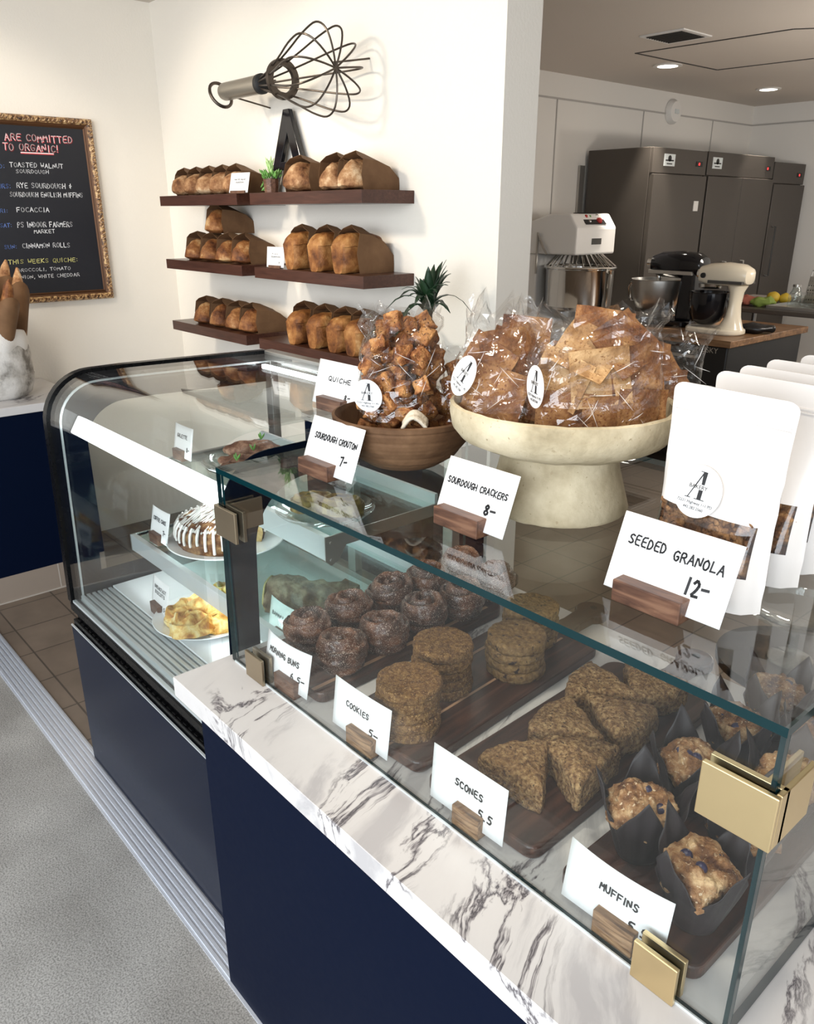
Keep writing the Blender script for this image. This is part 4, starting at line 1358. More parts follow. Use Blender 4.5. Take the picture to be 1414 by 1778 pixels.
# ------------------------------------------------------------------ marble counter and its glass box
t = thing('service_counter', 'dark navy counter body below the marble slab', 'counter', (-0.35, 1.08, 0))
B().box(-1.03, 1.25, -0.4606, 0.455, 0, 0.781).done('counter_front', M['navy'], t, smooth=False)
o = tag(B().box(-1.505, 0.9, 0.619, 1.545, 0.781, 0.830).done('worktop', M['marble'], smooth=False, bevel=0.0012, bseg=1), 'white veined marble slab under the glass box', 'worktop')
tag(B().box(-0.2655, -0.2625, 0.765, 1.545, 0.8300, 0.8308).done('counter_joint', M['gap'], smooth=False), 'dark seam across the marble slab at the right', 'seam')

gb = thing('glass_display_box', 'clear glass box over the pastry boards on the marble slab', 'display case', (-0.87, 1.13, 0.83))


def pane(name, x0, x1, y0, y1, z0, z1, axis):
    o = B().box(x0, x1, y0, y1, z0, z1).done(name, [M['glass'], M['edge']], gb, smooth=False, loc=(0.87, -1.13, -0.83))
    for p in o.data.polygons:
        if abs(p.normal['xyz'.index(axis)]) < 0.5:
            p.material_index = 1
    return o


pane('front_glass', -1.481, -0.2605, 0.758, 0.768, 0.832, 1.2868, 'y')
pane('top_glass', -1.481, -0.260, 0.758, 1.512, 1.287, 1.299, 'z')
pane('side_glass', -1.481, -1.471, 0.769, 1.512, 0.832, 1.2868, 'x')
pane('side_glass', -0.2705, -0.2605, 0.769, 1.512, 0.832, 1.2868, 'x')
o = B().box(-1.47, -0.272, 0.7575, 0.760, 0.830, 0.8345).done('bottom_seal', M['alu'], gb, smooth=False, loc=(0.87, -1.13, -0.83))
OFF = (0.87, -1.13, -0.83)


def clamp(x0, x1, z0, z1, side=0, mat='brass'):
    c = B().box(x0, x1, 0.7495, 0.7565, z0, z1).done('brass_clamp', M[mat], gb, smooth=False, bevel=0.0012, loc=OFF)
    B().box(x0 + 0.002, x1 - 0.002, 0.7565, 0.758, z0 + 0.002, z1 - 0.002).done('rubber_pad', M['rubber'], c, smooth=False)
    B().box(x0, x1, 0.7695, 0.7775, z0, z1).done('inner_plate', M[mat], c, smooth=False, bevel=0.0012)
    if side:
        xs = x0 if side < 0 else x1
        xg = -1.4835 if side < 0 else -0.2585
        a, bq = (-1.4700, -1.4630) if side < 0 else (-0.2780, -0.2715)
        B().box(a, bq, 0.7775, 0.855, z0 + 0.002, z1).done('inner_side_plate', M[mat], c, smooth=False, bevel=0.0012)
        a, bq = (-1.4900, -1.4825) if side < 0 else (-0.2590, -0.2520)
        B().box(a, bq, 0.7575, 0.845, z0, z1).done('outer_side_plate', M[mat], c, smooth=False, bevel=0.0012)
        b = B()
        xm = (-1.4665 if side < 0 else -0.2748)
        b.lathe([(0.005, -0.005), (0.005, 0.0045)], 14, (xm, 0.80, (z0 + z1) / 2), axis='x')
        b.done('clamp_screw', M['chrome'], c)
    return c


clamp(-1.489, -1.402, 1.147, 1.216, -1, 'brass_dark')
clamp(-0.342, -0.252, 1.143, 1.216, 1, 'brass')
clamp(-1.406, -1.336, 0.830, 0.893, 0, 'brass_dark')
clamp(-0.394, -0.329, 0.830, 0.893, 0, 'brass')

# ------------------------------------------------------------------ boards


def board(label, cx, y0, w, Lb, rz, handle, stripe=None):
    """cutting board: rounded slab with a paddle handle at the far end"""
    t = thing('cutting_board', label, 'cutting board', (cx, y0, 0.8302), rz)
    r = 0.022
    P_ = []

    def arc(x, y, rr, a0, a1, n=6):
        for k in range(n + 1):
            a = radians(a0 + (a1 - a0) * k / n)
            P_.append((x + rr * cos(a), y + rr * sin(a)))
    h = w / 2
    arc(-h + r, r, r, 180, 270)
    arc(h - r, r, r, 270, 360)
    if handle:
        arc(h - 0.035, Lb - 0.035, 0.035, 0, 85)
        P_.append((0.030, Lb + 0.012))
        P_.append((0.024, Lb + 0.05))
        arc(0, Lb + handle, 0.042, -50, 230, 14)
        P_.append((-0.024, Lb + 0.05))
        P_.append((-0.030, Lb + 0.012))
        arc(-h + 0.035, Lb - 0.035, 0.035, 95, 180)
    else:
        arc(h - r, Lb - r, r, 0, 90)
        arc(-h + r, Lb - r, r, 90, 180)
    b = B().prism(P_, 'z', 0, 0.025)
    b.done('board_body', M['board'], t, smooth=False, bevel=0.004)
    if stripe:
        for sx, sw in stripe:
            B().box(sx, sx + sw, 0.001, Lb - 0.04, 0.0250, 0.0253).done('pale_stripe', M['board_pale'], t, smooth=False)
    if handle:
        b = B().lathe([(0.009, 0.0251), (0.009, 0.0256)], 16, (0, Lb + handle + 0.008, 0))
        b.done('hanging_hole', M['gap'], t)
    return t


board('dark walnut board under the sugared morning buns', -1.320, 0.800, 0.255, 0.60, 0.035, 0.140, [(0.092, 0.010)])
board('dark walnut board under the stacks of cookies', -1.005, 0.800, 0.235, 0.62, 0.070, 0.140, [(-0.075, 0.008), (0.03, 0.006)])
board('walnut board under the scone wedges', -0.735, 0.800, 0.250, 0.60, 0.030, 0.140)
board('dark walnut board under the muffins', -0.443, 0.800, 0.236, 0.68, 0.0, 0)
ZB = 0.8554

# morning buns


def bun_bm(seed):
    R = random.Random(seed)
    ph, el = R.uniform(0, 6), R.uniform(-0.06, 0.06)
    prof = [(0.0, 0.083), (0.12, 0.084), (0.25, 0.084), (0.4, 0.083), (0.55, 0.081), (0.7, 0.079), (0.82, 0.075), (0.92, 0.068), (0.99, 0.058), (1.0, 0.046), (0.97, 0.034), (0.91, 0.020), (0.84, 0.006), (0.78, 0.0), (0.4, 0.0), (0.0, 0.0)]

    def f(u, v):
        a = u * 2 * pi
        q = v * (len(prof) - 1)
        i = min(int(q), len(prof) - 2)
        fr = q - i
        r = prof[i][0] * (1 - fr) + prof[i + 1][0] * fr
        z = prof[i][1] * (1 - fr) + prof[i + 1][1] * fr
        rr = 0.0575 * r
        top = max(0.0, min(1.0, (z - 0.045) / 0.03))
        if v < 0.6:
            sp = (r * 2.1 + a / (2 * pi) + ph) % 1.0
            g = abs(sp - 0.5) * 2
            z += top * (0.022 * (1 - g ** 1.3) - 0.013 - 0.012 * (1 - r)) + 0.006 * cos(a + ph) * r
            if r < 0.99:
                rr *= 1 + 0.02 * sin(a * 2 + ph)
        else:
            rr *= 1 + 0.035 * sin(z * 260 + a * 1.0 + ph) + 0.03 * sin(a * 3 + ph)
        return (rr * (1 + el) * cos(a), rr * (1 - el) * sin(a), max(0, z))
    b = B().surf(f, 72, 60, True)
    b.rough(0.0028, 75, seed, 3)
    return b


bun_protos = []
bun_spots = [(-1.385, 0.905, 'front left'), (-1.258, 0.910, 'front right'), (-1.398, 1.035, 'left, second row'), (-1.262, 1.035, 'right, second row'), (-1.400, 1.170, 'left, third row'), (-1.272, 1.170, 'right, third row'), (-1.392, 1.292, 'left, fourth row'), (-1.262, 1.290, 'right, fourth row'), (-1.402, 1.42, 'left, back row'), (-1.280, 1.425, 'right, back row')]
for k, (x, y, w) in enumerate(bun_spots):
    lb = f'sugared swirl morning bun, {w} on the leftmost board'
    if k < 4:
        o = bun_bm(k + 2).done('morning_bun', M['bun'], loc=(x, y, ZB), rot=(0, 0, k * 1.3), angle=180)
        tag(o, lb, 'bun', 'morning buns')
        bun_protos.append(o)
    else:
        dup(bun_protos[k % 4], (x, y, ZB), (0.0, 0.0, k * 1.7 + 0.5), lb)


# cookies


def cookie_bm(seed, r, h, lump):
    R = random.Random(seed)
    b = B().lathe([(0.0, 0.0), (r * 0.5, 0.0), (r * 0.8, 0.0), (r * 0.965, h * 0.02), (r * 0.992, h * 0.2), (r, h * 0.5), (r * 0.997, h * 0.8), (r * 0.975, h * 0.95), (r * 0.91, h * 1.02), (r * 0.7, h * 1.01), (r * 0.5, h * 0.99), (r * 0.3, h * 0.97), (r * 0.1, h * 0.97)], 64, cap0=False)
    b.rough(lump, 55, seed, 3)
    b.rough(lump * 0.55, 190, seed + 3, 2)
    return b


for si, (cx, cy, n, hh, r, mat, what) in enumerate(((-0.992, 0.872, 5, 0.0222, 0.0640, 'cookie', 'front stack of oat cookies'), (-1.053, 1.022, 5, 0.0218, 0.0640, 'cookie', 'stack of oat cookies behind the front one'), (-0.995, 1.190, 4, 0.0228, 0.0650, 'chip', 'stack of chocolate chip cookies under the glass edge'), (-1.062, 1.318, 4, 0.0228, 0.0650, 'chip', 'rear stack of chocolate chip cookies'))):
    pos = {5: ['bottom', 'second', 'middle', 'fourth', 'top'], 4: ['bottom', 'second', 'third', 'top']}[n]
    for k in range(n):
        o = cookie_bm(si * 10 + k, r, hh, 0.0026).done('cookie', M[mat], loc=(cx + 0.002 * sin(k * 2.1 + si), cy + 0.002 * cos(k * 1.7), ZB + k * hh), rot=(0, 0, k * 1.1 + si), angle=180)
        tag(o, f'round {"oat" if mat == "cookie" else "chocolate chip"} cookie, {pos[k]} of the {what}', 'cookie', 'stacked cookies')


# scones


def scone_bm(seed, Ls=0.146, half=30):
    R = random.Random(seed)
    pts = [(Ls * 0.62, 0.0)]
    poly = []
    tip = Vector((Ls * 0.60, 0))
    A_ = [Vector((tip.x - Ls * cos(radians(a)), Ls * sin(radians(a)))) for a in range(half, -half - 1, -6)]
    corners = [tip] + A_
    # resample and round the outline
    P_ = []
    m = len(corners)
    for i in range(m):
        p, q = corners[i], corners[(i + 1) % m]
        d = (q - p).length
        k = max(1, int(d / 0.007))
        for j in range(k):
            P_.append(p.lerp(q, j / k))
    for _ in range(2):
        P_ = [(P_[i - 1] + P_[i] * 2 + P_[(i + 1) % len(P_)]) / 4 for i in range(len(P_))]
    cen = sum(P_, Vector((0, 0))) / len(P_)
    rings = []
    for s_, z in ((0.3, 0.0), (0.9, 0.0), (0.985, 0.004), (1.0, 0.012), (1.0, 0.024), (1.0, 0.036), (0.99, 0.046), (0.97, 0.053), (0.92, 0.0575), (0.8, 0.060), (0.65, 0.062), (0.5, 0.063), (0.35, 0.063), (0.2, 0.064), (0.05, 0.064)):
        rings.append([(*(cen + (p - cen) * s_), z) for p in P_])
    b = B().loft(rings)
    b.rough(0.0045, 34, seed, 3)
    b.rough(0.0024, 150, seed, 2)
    for v in b.bm.verts:
        v.co.z = max(0, v.co.z)
    return b


for k, (x, y, ang, w) in enumerate(((-0.728, 0.905, -24, 'front left, behind the scones card'), (-0.668, 0.992, -54, 'front right with its point toward the glass'), (-0.752, 1.058, 5, 'left of the middle pair'), (-0.700, 1.158, 180, 'right of the middle pair'), (-0.792, 1.212, 18, 'third from the back on the left'), (-0.728, 1.300, 158, 'at the back of the board'))):
    o = scone_bm(k + 3).done('scone', M['scone'], loc=(x, y, ZB), rot=(0, 0, radians(ang)), angle=180)
    tag(o, f'golden brown wedge scone, {w}', 'scone', 'scones on the walnut board')


# muffins in tulip papers


def make_muffin(name_label, loc, rz, seed):
    t = thing('muffin', name_label, 'muffin', loc, rz, 'muffins in tulip papers')
    R = random.Random(seed)
    b = B().surf(lambda u, v: (0.050 * sin(min(1, v * 1.15) * pi / 2) ** 0.75 * cos(u * 2 * pi), 0.050 * sin(min(1, v * 1.15) * pi / 2) ** 0.75 * sin(u * 2 * pi), 0.110 - 0.048 * v ** 2.4), 56, 22, True)
    b.rough(0.012, 32, seed, 3)
    b.rough(0.0042, 120, seed, 2)
    b.done('muffin_crown', M['muffin'], t, angle=180)
    bb = B()
    for q in range(3):
        a = R.uniform(0, 6)
        rr = R.uniform(0.012, 0.034)
        bb.ball((rr * cos(a), rr * sin(a), 0.109 - 16 * rr * rr), 0.0095, u=12, v=8)
    bb.done('blueberry', M['berry'], t)

    def wrap(u, v):
        a = u * 2 * pi
        q = (u * 4) % 1.0
        tri = 1 - abs(q * 2 - 1)
        top = 0.062 + 0.088 * tri ** 1.05
        z = top * v
        fold = 0.0025 * sin(a * 14) * v
        r = 0.034 + 0.021 * min(1, z / 0.07) + 0.26 * max(0, z - 0.07) + fold
        r *= 1 + 0.04 * sin(a * 4 + 0.6) * v
        return (r * cos(a), r * sin(a), z)
    w = B().surf(wrap, 96, 14, True)
    w.lathe([(0.0, 0.0003), (0.034, 0.0003)], 24, cap0=False, cap1=False)
    w.done('tulip_paper', M['tulip'], t, solid=0.0006)
    return t


mspots = [(-0.378, 0.880, 'front right, nearest the glass corner'), (-0.505, 0.930, 'front left'), (-0.386, 1.025, 'second row right behind the brass clamp'), (-0.512, 1.085, 'second row left'), (-0.388, 1.170, 'third row right'), (-0.510, 1.240, 'third row left'), (-0.392, 1.315, 'back row right'), (-0.512, 1.395, 'back row left')]
for k, (x, y, w) in enumerate(mspots):
    make_muffin(f'blueberry muffin in dark paper, {w}', (x, y, ZB), 0.5 + 0.9 * k, k + 1)

# cards inside the box
price_card('white card reading MORNING BUNS in the glass box', (-1.283, 0.7865, 0.8305), 0.160, 0.100, [('MORNING BUNS', 0.10, 0.80, 0.58, 0.13), ('6.5-', 0.62, 0.93, 0.24, 0.14)], (0.074, 0.034, 0.038), -0.012, 0.10, 0.03, 1.5, 'walnut', 21)
price_card('white card reading COOKIES in the glass box', (-1.022, 0.7865, 0.8305), 0.168, 0.105, [('COOKIES', 0.24, 0.66, 0.54, 0.11), ('5-', 0.66, 0.84, 0.24, 0.14)], (0.076, 0.034, 0.038), -0.012, 0.10, 0.02, 0.4, 'zebra', 22)
price_card('white card reading SCONES in the glass box', (-0.733, 0.7865, 0.8305), 0.168, 0.108, [('SCONES', 0.33, 0.72, 0.52, 0.12), ('5.5', 0.66, 0.86, 0.22, 0.14)], (0.060, 0.034, 0.040), -0.010, 0.08, 0.02, 0.0, 'zebra', 23)
price_card('white card reading MUFFINS in the glass box', (-0.440, 0.7865, 0.8305), 0.168, 0.100, [('MUFFINS', 0.36, 0.74, 0.55, 0.12), ('5.5', 0.66, 0.86, 0.22, 0.14)], (0.066, 0.034, 0.040), -0.012, 0.08, 0.02, 1.2, 'zebra', 24)
# cards on top of the box
price_card('white card reading SOURDOUGH CROUTON on the glass top', (-1.288, 0.895, 1.2992), 0.172, 0.108, [('SOURDOUGH CROUTON', 0.12, 0.94, 0.60, 0.11), ('7-', 0.70, 0.84, 0.24, 0.16)], (0.102, 0.045, 0.032), 0.025, 0.36, 0.0, 0.0, 'walnut', 25)
price_card('white card reading SOURDOUGH CRACKERS on the glass top', (-0.886, 0.905, 1.2992), 0.160, 0.106, [('SOURDOUGH CRACKERS', 0.06, 0.93, 0.58, 0.10), ('8-', 0.66, 0.84, 0.26, 0.17)], (0.104, 0.045, 0.032), 0.015, 0.36, 0.0, 0.0, 'walnut', 26)
price_card('white card reading SEEDED GRANOLA on the glass top', (-0.508, 0.890, 1.2992), 0.176, 0.110, [('SEEDED', 0.10, 0.44, 0.62, 0.12), ('GRANOLA', 0.50, 0.92, 0.60, 0.12), ('12-', 0.66, 0.86, 0.26, 0.19)], (0.104, 0.045, 0.032), 0.012, 0.36, 0.0, 0.0, 'walnut', 27, th=0.19)

# ------------------------------------------------------------------ on the glass top: bowl of croutons, stand of crackers, pouches
CR = Vector((0.659, 0.752, 0))
FW = Vector((-0.752, 0.659, 0))
RZ = atan2(0.752, 0.659)

op = [(0.075, 0.006), (0.112, 0.030), (0.138, 0.062), (0.150, 0.098), (0.152, 0.112)]
od = []
for (r0, z0), (r1, z1) in zip(op, op[1:]):
    for q in range(12):
        f_ = q / 12
        zz = z0 + (z1 - z0) * f_
        od.append((r0 + (r1 - r0) * f_ - 0.0022 * max(0, sin(zz * 330)) ** 6, zz))
b = B().lathe([(0, 0), (0.055, 0.0)] + od + [(0.152, 0.112), (0.146, 0.114), (0.140, 0.100), (0.125, 0.065), (0.10, 0.036), (0.06, 0.016), (0, 0.014)], 64, cap0=False, cap1=False)
for v in b.bm.verts:
    v.co.x *= 1 + 0.01 * sin(v.co.z * 90)
o = tag(b.done('bowl', M['clay'], loc=(-1.238, 1.077, 1.2992), angle=60), 'brown turned wooden bowl holding bags of croutons', 'bowl')
for z_, dr in ((0.050, 0.0), (0.074, 0.0), (0.092, 0.0)):
    pass
o = B().surf(lambda u, v: (0.048 * u, 0.040 * (v - 0.5), 0.022 * sin(u * pi) + 0.003 * sin(v * 9) - 0.01), 14, 14).done('cloth', M['towel'], loc=(-1.155, 1.000, 1.418), rot=(0.15, -0.1, 0.75), solid=0.006)
tag(o, 'folded beige waffle cloth at the rim of the crouton bowl', 'cloth')

b = B().lathe([(0, 0), (0.125, 0.0), (0.128, 0.006), (0.122, 0.030), (0.110, 0.070), (0.103, 0.105), (0.106, 0.112), (0.150, 0.120), (0.183, 0.135), (0.196, 0.152), (0.200, 0.175), (0.199, 0.192), (0.194, 0.195), (0.186, 0.190), (0.182, 0.165), (0.165, 0.148), (0.10, 0.142), (0, 0.140)], 80, cap0=False, cap1=False)
b.rough(0.0015, 30, 2, 2)
stand_c = Vector((-0.860, 1.121, 1.2992))
tag(b.done('pedestal_bowl', M['stone'], loc=stand_c, angle=50), 'cream stoneware pedestal bowl heaped with bagged crackers', 'pedestal bowl')


def film_bag(label, c, w, d, h, seed, lean=0.0, top=0.75, rz=RZ):
    R = random.Random(seed)
    off = Vector((seed * 3.3, 1.7, 0))

    def f(u, v):
        a = u * 2 * pi
        ca, sa = cos(a), sin(a)
        wv = w * (1 - (1 - top) * v ** 3 + 0.05 * sin(v * 5) + 0.16 * max(0, v - 0.78) / 0.22)
        dv = d * (1 - v ** 3 * 0.8) * (0.8 + 0.2 * min(1, v * 6))
        x = wv * (abs(ca) ** 0.7) * (1 if ca > 0 else -1)
        y = dv * (abs(sa) ** 0.8) * (1 if sa > 0 else -1) + lean * v * h
        z = h * v
        p = Vector((x, y, z))
        amp = 0.006 + 0.026 * v ** 4
        n1 = noise.noise(p * 26 + off)
        n2 = noise.noise(p * 60 + off * 2)
        x *= 1 + (amp * n1 * 1.3 + amp * 0.5 * n2) / w
        y += amp * n2 + amp * 0.6 * n1
        z += (0.040 * v ** 4) * noise.noise(Vector((ca * 3, sa * 3, seed)))
        return (x, y, z)
    b = B().surf(f, 46, 22, True)
    b.surf(lambda u, v: (w * 0.9 * (abs(cos(u * 2 * pi)) ** 0.7) * (1 if cos(u * 2 * pi) > 0 else -1) * (1 - v), d * 0.7 * sin(u * 2 * pi) * (1 - v), 0.001), 30, 2, True)
    t = b.done('cellophane_bag', M['film'], smooth=False, loc=c, rot=(0, 0, rz))
    tag(t, label, 'bag')
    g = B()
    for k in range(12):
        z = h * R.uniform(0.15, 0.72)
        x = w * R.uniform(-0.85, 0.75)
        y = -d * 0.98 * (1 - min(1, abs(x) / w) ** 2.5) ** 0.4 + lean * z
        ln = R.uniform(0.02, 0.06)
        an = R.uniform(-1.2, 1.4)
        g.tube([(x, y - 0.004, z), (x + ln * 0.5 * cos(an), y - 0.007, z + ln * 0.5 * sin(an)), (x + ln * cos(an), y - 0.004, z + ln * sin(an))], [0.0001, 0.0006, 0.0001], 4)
    g.done('film_glint', M['glint'], t)  # thin white threads painted on as glints of the cellophane
    return t


def sticker(parent, loc, r, rot, small=True):
    s = B().lathe([(0.0, 0.0), (r, 0.0)], 40, cap0=False, cap1=False)
    s.move(Matrix.Rotation(pi / 2, 4, 'X'))
    o = s.done('round_sticker', M['sticker'], parent, smooth=False, loc=loc, rot=rot, solid=0.0004)
    b = B()
    big_a(b, r * 1.05, lambda x, z: (x, -0.0008, z - r * 0.30))
    b.done('letter_mark', M['ink'], o, smooth=False, normals=False)
    type_mesh('bakery_lettering', 'BAKERY', r * 0.22, M['vent'], o, (-0.02 * r, -0.0010, r * 0.10), (pi / 2, 0, 0), 0.0001)
    type_mesh('address_lettering', '72221 Highway 111 PD', r * 0.16, M['ink'], o, (0, -0.0008, -r * 0.50), (pi / 2, 0, 0), 0.0001)
    type_mesh('phone_lettering', '442.282.2560', r * 0.16, M['ink'], o, (0, -0.0008, -r * 0.70), (pi / 2, 0, 0), 0.0001)
    return o


# croutons
cr_protos = []
for k in range(4):
    b = B().box(-0.0185, 0.0185, -0.0165, 0.0165, -0.0155, 0.0155)
    bmesh.ops.bevel(b.bm, geom=b.bm.edges[:], offset=0.002, segments=1, affect='EDGES')
    bmesh.ops.subdivide_edges(b.bm, edges=b.bm.edges[:], cuts=3, use_grid_fill=True)
    b.rough(0.0045, 60, k + 2, 3)
    cr_protos.append(b.done('crouton', M['crouton'], angle=180, loc=(0, 0, 0)))


def fill_croutons(c, w, d, z0, z1, n, mind, seed, label, grp, lean=0.0):
    R = random.Random(seed)
    pts = []
    tries = 0
    while len(pts) < n and tries < 9000:
        tries += 1
        p = Vector((R.uniform(-w, w), R.uniform(-d, d), R.uniform(z0, z1)))
        tt = (p.z - z0) / (z1 - z0)
        if abs(p.x / (w * (1 - 0.15 * tt ** 3))) ** 2.5 + abs(p.y / (d * (1 - 0.5 * tt ** 3))) ** 2.5 > 1:
            continue
        if any((p - q).length < mind for q in pts):
            continue
        pts.append(p)
    for i, p in enumerate(pts):
        wp = Vector(c) + CR * p.x + FW * (p.y + lean * p.z) + Vector((0, 0, p.z))
        pr = cr_protos[i % 4]
        rot = (R.uniform(0, 6), R.uniform(0, 6), R.uniform(0, 6))
        sc = R.uniform(0.85, 1.12)
        if 'label' not in pr.keys():
            tag(pr, label, 'crouton', grp)
            pr.location, pr.rotation_euler, pr.scale = wp, rot, (sc,) * 3
        else:
            dup(pr, wp, rot, label, grp, sc)


c1 = Vector((-1.232, 1.065, 1.362))
fill_croutons(c1, 0.074, 0.050, 0.012, 0.240, 62, 0.0315, 5, 'toasted brown bread cube in the tall cellophane bag', 'croutons in the tall bag', 0.06)
film_bag('tall clear cellophane bag of croutons standing in the brown bowl', c1 - Vector((0, 0, 0.004)), 0.088, 0.062, 0.268, 3, 0.06, 0.82)
c2 = Vector((-1.150, 1.200, 1.362))
fill_croutons(c2, 0.066, 0.042, 0.012, 0.140, 30, 0.0315, 8, 'toasted brown bread cube in the low cellophane bag behind', 'croutons in the low bag', 0.0)
bg2 = film_bag('low clear cellophane bag of croutons behind the tall one', c2 - Vector((0, 0, 0.004)), 0.085, 0.055, 0.180, 6, 0.0, 1.0)
s0 = thing('round_label', 'round white label on the tall crouton bag', 'label', c1 + CR * (-0.068) + FW * (-0.052) + Vector((0, 0, 0.098)), RZ - 0.45)
sticker(s0, (0, 0, 0), 0.033, (0.06, 0, 0))
s0 = thing('round_label', 'pale round label on the low crouton bag', 'label', c2 + CR * (-0.02) + FW * (-0.058) + Vector((0, 0, 0.085)), RZ - 0.1)
sticker(s0, (0, 0, 0), 0.026, (-0.5, 0.5, 0))

# crackers
ck_protos = {}
for mk in ('cracker', 'cracker_pale'):
    b = B().box(-0.050, 0.050, -0.0019, 0.0019, -0.047, 0.047)
    bmesh.ops.subdivide_edges(b.bm, edges=[e for e in b.bm.edges if e.calc_length() > 0.01], cuts=9, use_grid_fill=True)
    for v in b.bm.verts:
        v.co.y += 0.008 * noise.noise(Vector((v.co.x * 18, 3.1 if mk == 'cracker' else 7.7, v.co.z * 18)))
    b.rough(0.0012, 60, 4, 2)
    ck_protos[mk] = b.done('cracker', M[mk], angle=60)


def put_crackers(c, lst, label, grp, seed, lean):
    R = random.Random(seed)
    for i, (x, y, z, roll, tx, tz, mk, sc) in enumerate(lst):
        wp = Vector(c) + CR * x + FW * (y + lean * z) + Vector((0, 0, z))
        m = Matrix.Rotation(RZ + tz, 4, 'Z') @ Matrix.Rotation(tx, 4, 'X') @ Matrix.Rotation(roll, 4, 'Y')
        pr = ck_protos[mk]
        if 'label' not in pr.keys():
            tag(pr, label, 'cracker', grp)
            pr.location, pr.rotation_euler, pr.scale = wp, m.to_euler(), (sc,) * 3
        else:
            dup(pr, wp, m.to_euler(), label, grp, sc)


A_, P_ = 'cracker', 'cracker_pale'
st = stand_c + Vector((0, 0, 0.146))
cb1 = st + CR * (-0.108) + FW * (-0.005)
L1 = [(-0.018, -0.040, 0.060, 0.25, -0.25, -0.2, A_, 1.05), (0.040, -0.030, 0.045, -0.1, -0.2, 0.2, A_, 0.9), (0.010, -0.026, 0.125, -0.12, -0.35, 0.1, A_, 1.0), (0.038, -0.012, 0.150, 0.08, -0.2, -0.1, A_, 0.85), (-0.030, -0.014, 0.110, 0.5, -0.15, -0.5, A_, 0.9), (0.0, -0.005, 0.055, 0.1, -0.1, 0, A_, 0.95), (0.02, 0.010, 0.12, 0.3, -0.1, 0, A_, 0.9), (-0.02, 0.022, 0.06, 0.1, 0.1, 0, A_, 1), (0.03, 0.026, 0.07, -0.2, 0.1, 0.2, A_, 1), (-0.045, -0.025, 0.030, 0.7, -0.3, -0.3, A_, 0.7)]
put_crackers(cb1, L1, 'brown seeded cracker sheet in the left cellophane bag', 'crackers in the left bag', 3, 0.25)
film_bag('clear cellophane bag of crackers at the left of the pedestal bowl', cb1, 0.084, 0.058, 0.205, 9, 0.25, 0.55)
cb2 = st + CR * 0.040 + FW * (-0.045)
L2 = [(-0.055, -0.046, 0.036, 0.05, -0.08, -0.15, A_, 0.95), (0.022, -0.050, 0.030, -0.05, -0.05, 0.05, A_, 0.95), (0.075, -0.042, 0.042, 0.06, -0.05, 0.25, A_, 0.9), (0.000, -0.050, 0.105, -0.12, -0.10, 0.05, P_, 1.0), (-0.062, -0.036, 0.100, 0.35, -0.1, -0.5, P_, 0.9), (0.062, -0.034, 0.110, -0.1, -0.15, 0.3, A_, 0.95), (-0.020, -0.030, 0.145, 0.55, -0.75, -0.1, P_, 1.0), (0.045, -0.020, 0.155, -0.5, -0.6, 0.3, A_, 1.0), (0.010, -0.004, 0.165, 0.15, -0.5, 0.0, A_, 1.0), (-0.060, -0.010, 0.060, 0.2, -0.1, -0.2, A_, 0.95), (0.02, -0.015, 0.06, 0.1, 0.0, 0.1, A_, 1.0), (0.07, -0.01, 0.06, -0.1, 0, 0.2, A_, 0.95), (-0.03, 0.015, 0.10, 0.2, 0, 0, A_, 1.0), (0.05, 0.02, 0.09, 0, 0, 0, A_, 1.0)]
put_crackers(cb2, L2, 'brown cracker sheet in the large middle cellophane bag', 'crackers in the middle bag', 4, 0.05)
film_bag('large clear cellophane bag of crackers in the middle of the pedestal bowl', cb2, 0.112, 0.066, 0.210, 12, 0.05, 0.98)
cb3 = st + CR * 0.150 + FW * 0.055
L3 = [(-0.01, -0.035, 0.040, 0.1, -0.2, 0.1, A_, 0.9), (0.03, -0.020, 0.075, -0.3, -0.6, 0.2, A_, 0.95), (-0.035, -0.02, 0.095, 0.2, -0.75, 0, A_, 0.95), (0.0, -0.005, 0.115, 0.35, -0.9, 0.2, A_, 1.0), (0.045, 0.0, 0.05, 0.1, -0.1, 0.3, A_, 0.9), (-0.03, 0.01, 0.05, -0.1, -0.1, 0, A_, 0.95)]
put_crackers(cb3, L3, 'brown cracker sheet in the right-hand cellophane bag behind', 'crackers in the right bag', 5, 0.05)
film_bag('clear cellophane bag of crackers at the right rear of the pedestal bowl', cb3, 0.104, 0.060, 0.165, 15, 0.05, 1.05)
s0 = thing('round_label', 'round white label on the left cracker bag', 'label', cb1 + CR * (-0.072) + FW * (-0.030) + Vector((0, 0, 0.098)), RZ - 1.20)
sticker(s0, (0, 0, 0), 0.035, (-0.4, 0.25, 0))
s0 = thing('round_label', 'narrow-looking white label on the side of the middle cracker bag', 'label', cb2 + CR * (-0.106) + FW * (-0.045) + Vector((0, 0, 0.090)), RZ - 1.32)
sticker(s0, (0, 0, 0), 0.035, (0.0, 0, 0))


# granola pouches
LEAN = 0.03


def pouch_ring(z, Wd, n=40):
    H_ = 0.285
    q = z / H_
    w = Wd * (1.0 - 0.05 * sin(q * pi) - 0.02 * (q < 0.12))
    d = 0.040 * (1 - max(0, (q - 0.12)) / 0.76) if q < 0.86 else 0.0012
    d = max(d, 0.0012) * (1 + 0.25 * sin(min(1, q / 0.6) * pi))
    if q > 0.955:
        e = (q - 0.955) / 0.045
        w -= 0.018 * (1 - sqrt(max(0, 1 - e * e)))
    R_ = []
    for k in range(n):
        a = 2 * pi * k / n
        c, s_ = cos(a), sin(a)
        x = w * (abs(c) ** 0.75) * (1 if c > 0 else -1)
        edge = min(1.0, (1 - abs(x) / w) * 7)
        y = d * s_ * (0.12 + 0.88 * edge)
        R_.append((x, y + LEAN * z, z))
    return R_


